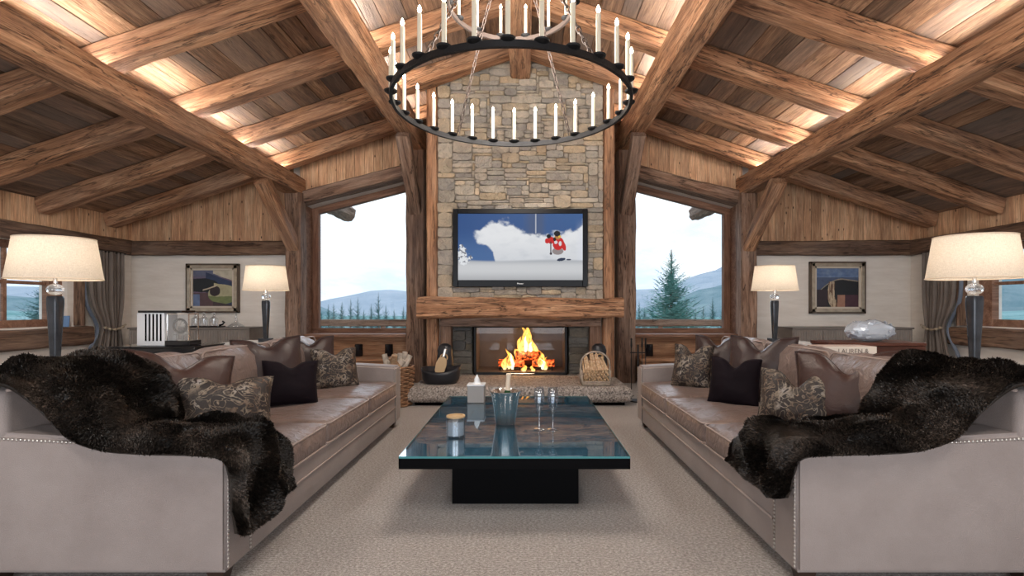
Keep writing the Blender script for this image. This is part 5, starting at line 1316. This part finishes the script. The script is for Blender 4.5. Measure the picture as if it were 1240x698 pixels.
for j in range(6):
    for i in range(8):
        x = -w_+0.03+i*(2*w_-0.06)/7+Rk.uniform(-.006, .006)+(0.012 if j % 2 else -0.008); z = 0.035+j*0.030; r_ = Rk.uniform(0.011, 0.015)
        tip = 0.10+0.09*(j/5)
        a = Vector((x, -d_+0.005+Rk.uniform(0, .02)+0.012*0, z)); b = Vector((x*0.8-0.03*Rk.random(), d_-0.03, z+tip*(0.6+0.5*Rk.random())))
        o = MB().tube([a-a, (b-a)*0.5, b-a], r_, 6).build('kindling_stick', M['stick'], loc=Vector(kb.location)+a)
        tag(o, 'split kindling stick stacked in the hooped wicker basket', 'stick', 'kindling sticks in the basket')
# wicker log basket behind left sofa arm
lb = thing('log_basket', 'round brown wicker basket of birch logs between left sofa and hearth', 'basket', (-1.52, 6.05, 0))
mb = MB()
for k in range(20):
    z = 0.015+k*0.024; r0 = 0.185+0.03*k/20
    mb.tube([((r0+0.012*math.sin((i//2+k)*PI+PI/2))*math.cos(2*PI*i/32), (r0+0.012*math.sin((i//2+k)*PI+PI/2))*math.sin(2*PI*i/32), z) for i in range(32)], 0.0125, 6, closed=True)
mb.lathe([(0.001, 0.0), (0.18, 0.0), (0.18, 0.02), (0.001, 0.02)], 24); mb.build('woven_body', M['wicker'], lb, smooth=True)
Rk = random.Random(3)
for i in range(12):
    a = 2*PI*i/11*2.4; rr = 0.03+0.105*(i/12); Lg = 0.20+0.07*Rk.random(); q = Vector((rr*math.cos(a), rr*math.sin(a), 0.38+0.02*Rk.random()))
    d = Vector((Rk.uniform(-.9, .9), Rk.uniform(-.6, .6), 1.0)).normalized()
    o = MB().tube([Vector((0, 0, 0)), d*Lg*0.5, d*Lg], [0.032, 0.036, 0.033], 9).build('birch_log', M['bark'] if i % 3 else M['log'], loc=Vector((-1.52, 6.05, 0))+q, auto=0.8)
    tag(o, 'short pale birch piece poking out of the round wicker basket', 'log', 'birch pieces in the basket')
# fire irons
fi = thing('fire_tool_stand', 'black iron fire tool stand with hanging tools right of the hearth', 'fire tools', (1.50, 6.30, 0))
MB().lathe([(0.001, 0), (0.11, 0), (0.11, 0.015), (0.02, 0.03), (0.001, 0.03)], 24).build('foot', M['iron'], fi, auto=0.7)
MB().tube([(0, 0, 0.02), (0, 0, 0.72), ], 0.011, 8).build('pole', M['iron'], fi); MB().tube([(-0.1, 0, 0.62), (0.1, 0, 0.62)], 0.007, 6).build('crossbar', M['iron'], fi)
for k, x in enumerate((-0.09, 0.045, 0.09)):
    mb = MB(); y = -0.025; mb.tube([(x, y, 0.10), (x, y, 0.70)], 0.006, 6); mb.lathe([(0.008, 0), (0.013, 0.03), (0.009, 0.10), (0.014, 0.115), (0.001, 0.13)], 10, (x, y, 0.68))
    if k == 0: mb.tube([(x, y, 0.12), (x, y, 0.06), (x+0.03, y, 0.08)], 0.006, 6)
    elif k == 1: mb.rbox(x-0.035, x+0.035, y-0.006, y+0.006, 0.04, 0.14, 0.004)
    else: mb.lathe([(0.035, 0.0), (0.03, 0.09), (0.008, 0.12), (0.001, 0.12)], 14, (x, y, 0.04))
    mb.build(('poker', 'shovel', 'brush')[k], M['iron'], fi, smooth=True)

# ------------------------------------------------------------------ outdoors
def ridge(name, y0, fn, x0, x1, depth, mat, kind='structure', n=120, m=6):
    vs = []
    for j in range(m+1):
        for i in range(n+1):
            x = x0+(x1-x0)*i/n; t = j/m; h = fn(x); vs.append((x, y0+depth*t, -12+(h+12)*math.sin(t*PI/2)+h*0.03*noise.noise(Vector((x*0.05, j, 0)))))
    k = n+1; o = MB().add(vs, [(j*k+i, j*k+i+1, (j+1)*k+i+1, (j+1)*k+i) for j in range(m) for i in range(n)]).build(name, mat, smooth=True, recalc=False)
    o['kind'] = kind; return o
def H(px, py, Y): return sp(px, Y), sz(py, Y)
def interp(pts):
    def f(x):
        if x <= pts[0][0]: return pts[0][1]
        for (a, b), (c, d) in zip(pts, pts[1:]):
            if x <= c: t = (x-a)/(c-a); t = t*t*(3-2*t); return b+(d-b)*t+abs(d-b+3)*0.06*noise.noise(Vector((x*0.03, 0, 0)))
        return pts[-1][1]
    return f
YF = 900
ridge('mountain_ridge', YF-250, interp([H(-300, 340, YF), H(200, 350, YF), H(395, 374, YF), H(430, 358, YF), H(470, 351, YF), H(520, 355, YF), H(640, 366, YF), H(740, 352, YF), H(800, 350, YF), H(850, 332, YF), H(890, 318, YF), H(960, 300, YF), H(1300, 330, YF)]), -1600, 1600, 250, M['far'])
YM = 260
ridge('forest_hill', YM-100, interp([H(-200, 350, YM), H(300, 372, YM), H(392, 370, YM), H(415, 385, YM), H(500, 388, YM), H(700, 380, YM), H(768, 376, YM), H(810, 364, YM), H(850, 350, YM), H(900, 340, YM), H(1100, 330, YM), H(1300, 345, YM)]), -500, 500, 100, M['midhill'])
mb = MB(); nn_ = 40; vs = []
for j in range(nn_+1):
    for i in range(nn_+1):
        x, y = -220+440*i/nn_, -20+260*j/nn_; r_ = math.hypot(x, y-3)
        z = -3.0+0.8*noise.noise(Vector((x*0.03, y*0.03, 0)))+max(0, abs(x)-18)*0.075*(1 if y < 60 else max(0, 1-(y-60)/80))
        vs.append((x, y, z))
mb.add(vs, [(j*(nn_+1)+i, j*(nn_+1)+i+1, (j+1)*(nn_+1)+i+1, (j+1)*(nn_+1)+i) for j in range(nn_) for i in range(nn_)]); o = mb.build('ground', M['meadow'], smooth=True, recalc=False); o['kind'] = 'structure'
def conifer(h, r, seed, dense=1.0, mat=None, tiers=26, per=16):
    """trunk and boughs made of many small drooping needle blades"""
    Rc = random.Random(seed); tr_ = MB(); tr_.tube([(0, 0, 0), (0, 0, h*0.5), (0, 0, h*0.99)], [h*0.022, h*0.012, h*0.002], 7)
    bo_ = MB()
    for t in range(tiers):
        f = t/(tiers-1); z = h*(0.05+0.93*f); L0 = r*(1-f)**0.85*1.0+0.02*r
        for k in range(max(4, int(per*(1-f*0.6)))):
            a = Rc.uniform(0, 2*PI); ln = L0*Rc.uniform(0.65, 1.1); rise = Rc.uniform(-0.05, 0.18)+0.55*f
            d = Vector((math.cos(a), math.sin(a), rise)).normalized(); sdv = Vector((-math.sin(a), math.cos(a), 0))
            o_ = Vector((0, 0, z+Rc.uniform(-.5, .5)*h/tiers)); segs = 6
            for q in range(segs):
                c = o_+d*ln*(q+0.6)/segs+Vector((0, 0, -0.10*ln*((q+1)/segs)**2*(1-f))); w = ln*0.20*(1.1-q/segs)
                for sg in (-1, 1):
                    e = c+sdv*sg*w+d*w*0.6+Vector((0, 0, -w*0.25+Rc.uniform(-.15, .15)*w)); nrm_ = Vector((0, 0, 1))*w*0.10+d*w*0.14
                    bo_.add([c-d*w*0.2, c+nrm_, e, c+d*w*0.25-nrm_*0.5], [(0, 1, 2), (1, 3, 2), (3, 0, 2)])
            c = o_+d*ln; bo_.add([c-d*ln*0.2+sdv*ln*.04, c-d*ln*0.2-sdv*ln*.04, c+d*ln*0.08], [(0, 1, 2)])
    return tr_, bo_
def mk_tree(name, label, cat, loc, h, r, seed, mat, group=None, tiers=26, per=16):
    t = thing(name, label, cat, loc, 0, group); a, b = conifer(h, r, seed, 1, mat, tiers, per)
    a.build('trunk', M['trunk'], t); b.build('needles', mat, t, recalc=False); return t
YT = 15.0
mk_tree('spruce_tree', 'tall blue-green spruce tree outside the right picture window', 'tree', (sp(813, YT), YT, -3.2), sz(300, YT)+3.2, 2.5, 5, M['spruce'], tiers=56, per=30)
protos = [mk_tree('conifer_tree', '', 'tree', (0, 0, 0), 8+k, 4.6, 50+k, M['pine'], 'distant conifers', 16, 18) for k in range(3)]
Rt = random.Random(12); spots = []
for px in list(range(388, 500, 9))+list(range(762, 888, 10)):
    Y = (50, 61, 72, 83)[len(spots) % 4]; spots.append((sp(px+Rt.uniform(-2, 2), Y), Y, Rt.uniform(0.40, 0.56), 'l' if px < 600 else 'r'))
for k in range(16):
    spots.append((-(26+(k % 4)*6), 12+(k//4)*9+Rt.uniform(-1, 1), Rt.uniform(0.3, 0.6), 'wl'))
for k in range(12):
    spots.append((26+(k % 4)*6, 12+(k//4)*9+Rt.uniform(-1, 1), Rt.uniform(0.4, 0.7), 'wr'))
used = set()
for i, (x, y, sc_, w) in enumerate(spots):
    pr = protos[i % 3]
    o = pr if i % 3 not in used else copy_tree(pr); used.add(i % 3)
    gz = -3.0+0.8*noise.noise(Vector((x*0.03, y*0.03, 0)))+max(0, abs(x)-18)*0.075*(1 if y < 60 else max(0, 1-(y-60)/80))
    o.location = (x, y, gz-0.2); o.scale = (sc_,)*3; o.rotation_euler = (0, 0, Rt.uniform(0, 6))
    if w in 'lr': o.scale = (0.34, 0.34, sc_*Rt.uniform(0.9, 1.15))
    o['label'] = {'l': 'small distant conifer in the tree line beyond the left picture window', 'r': 'small distant conifer in the tree line beyond the right picture window', 'wl': 'blue-green conifer on the slope outside the left side window', 'wr': 'blue-green conifer on the slope outside the right side window'}[w]
    o['group'] = {'l': 'tree line outside left', 'r': 'tree line outside right', 'wl': 'conifers by the left side window', 'wr': 'conifers by the right side window'}[w]
# balcony
st = MB().box(-8, 8, YG+T+0.02, 10.6, -0.15, -0.02).build('balcony_deck', M['post']); st['kind'] = 'structure'
for s, sd in ((-1, 'left'), (1, 'right')):
    b = thing('balcony_railing', 'weathered timber balcony rail outside the %s picture window' % sd, 'railing', (s*2.9, 10.3, 0), 0, 'balcony rails')
    beam('top_rail', (-1.9, 0, 0.87), (1.9, 0, 0.87), 0.10, 0.14, M['post'], b, amp=0.004); beam('lower_rail', (-1.9, 0, 0.55), (1.9, 0, 0.55), 0.06, 0.12, M['post'], b, amp=0.004)
    beam('lower_rail', (-1.9, 0, 0.25), (1.9, 0, 0.25), 0.06, 0.12, M['post'], b, amp=0.004)
    for x in (-1.85, 0.0, 1.85): beam('baluster_post', (x, 0.06, -0.02), (x, 0.06, 0.82), 0.09, 0.09, M['post'], b, amp=0.003, up=(0, 1, 0))

# ------------------------------------------------------------------ light
w = bpy.data.worlds.new('sky'); scn.world = w; w.use_nodes = True; nt = w.node_tree
bg = nt.nodes['Background']; v = coords(nt, (1, 1, 3.5), kind='Generated'); t = tex(nt, v, 2.2, 6, 0.6, 0.3)
c = ramp(nt, t, [(0.40, (0.70, 0.83, 1.0)), (0.6, (1.0, 1.0, 1.0))]); L(nt, c, bg.inputs[0]); bg.inputs[1].default_value = 1.35
def area(name, loc, rot, sx, sy, e, c=(1, 1, 1)):
    ld = bpy.data.lights.new(name, 'AREA'); ld.shape = 'RECTANGLE'; ld.size = sx; ld.size_y = sy; ld.energy = e; ld.color = c
    o = bpy.data.objects.new(name, ld); col.objects.link(o); o.location = loc; o.rotation_euler = rot; return o
# fill lamps added at the unseen rear openings behind the camera
for s in (-1, 1): area('rear_fill', (s*2.3, YB-0.32, 1.4), (PI/2, 0, 0), 3.9, 2.3, 130, (0.93, 0.96, 1.0))
sl = bpy.data.lights.new('overcast_sun', 'SUN'); sl.energy = 1.8; sl.angle = math.radians(35); sl.color = (0.80, 0.89, 1.0)
so = bpy.data.objects.new('overcast_sun', sl); col.objects.link(so); so.rotation_euler = (math.radians(-66), 0, 0)
# unseen soft fill lamps added under the roof, behind and above the seating
for (x, y, z, e) in ((-2.7, 1.0, 3.2, 45), (2.7, 1.0, 3.2, 45), (0, -0.6, 3.9, 50), (-4.9, 5.0, 2.72, 38), (4.9, 5.0, 2.72, 38)): area('roof_fill', (x, y, z), (0, 0, 0), 0.6, 0.6, e, (1.0, 0.94, 0.87))
fl = bpy.data.lights.new('fire_light', 'POINT'); fl.energy = 14; fl.color = (1, 0.5, 0.18); fl.shadow_soft_size = 0.12; fo = bpy.data.objects.new('fire_light', fl); col.objects.link(fo); fo.location = (0.03, 7.22, 0.6)
cl = bpy.data.lights.new('chandelier_light', 'POINT'); cl.energy = 190; cl.color = (1, 0.91, 0.80); cl.shadow_soft_size = 0.5; c2 = bpy.data.objects.new('chandelier_light', cl); col.objects.link(c2); c2.location = (CHX, CHY, 3.3)

scn.view_settings.view_transform = 'Standard'; scn.view_settings.look = 'None'; scn.view_settings.gamma = 1; scn.view_settings.use_curve_mapping = False
scn.view_settings.exposure = 0.0
cy = scn.cycles; cy.use_denoising = True; cy.max_bounces = 8; cy.diffuse_bounces = 4; cy.transparent_max_bounces = 16; cy.sample_clamp_indirect = 6; cy.caustics_reflective = False; cy.caustics_refractive = False
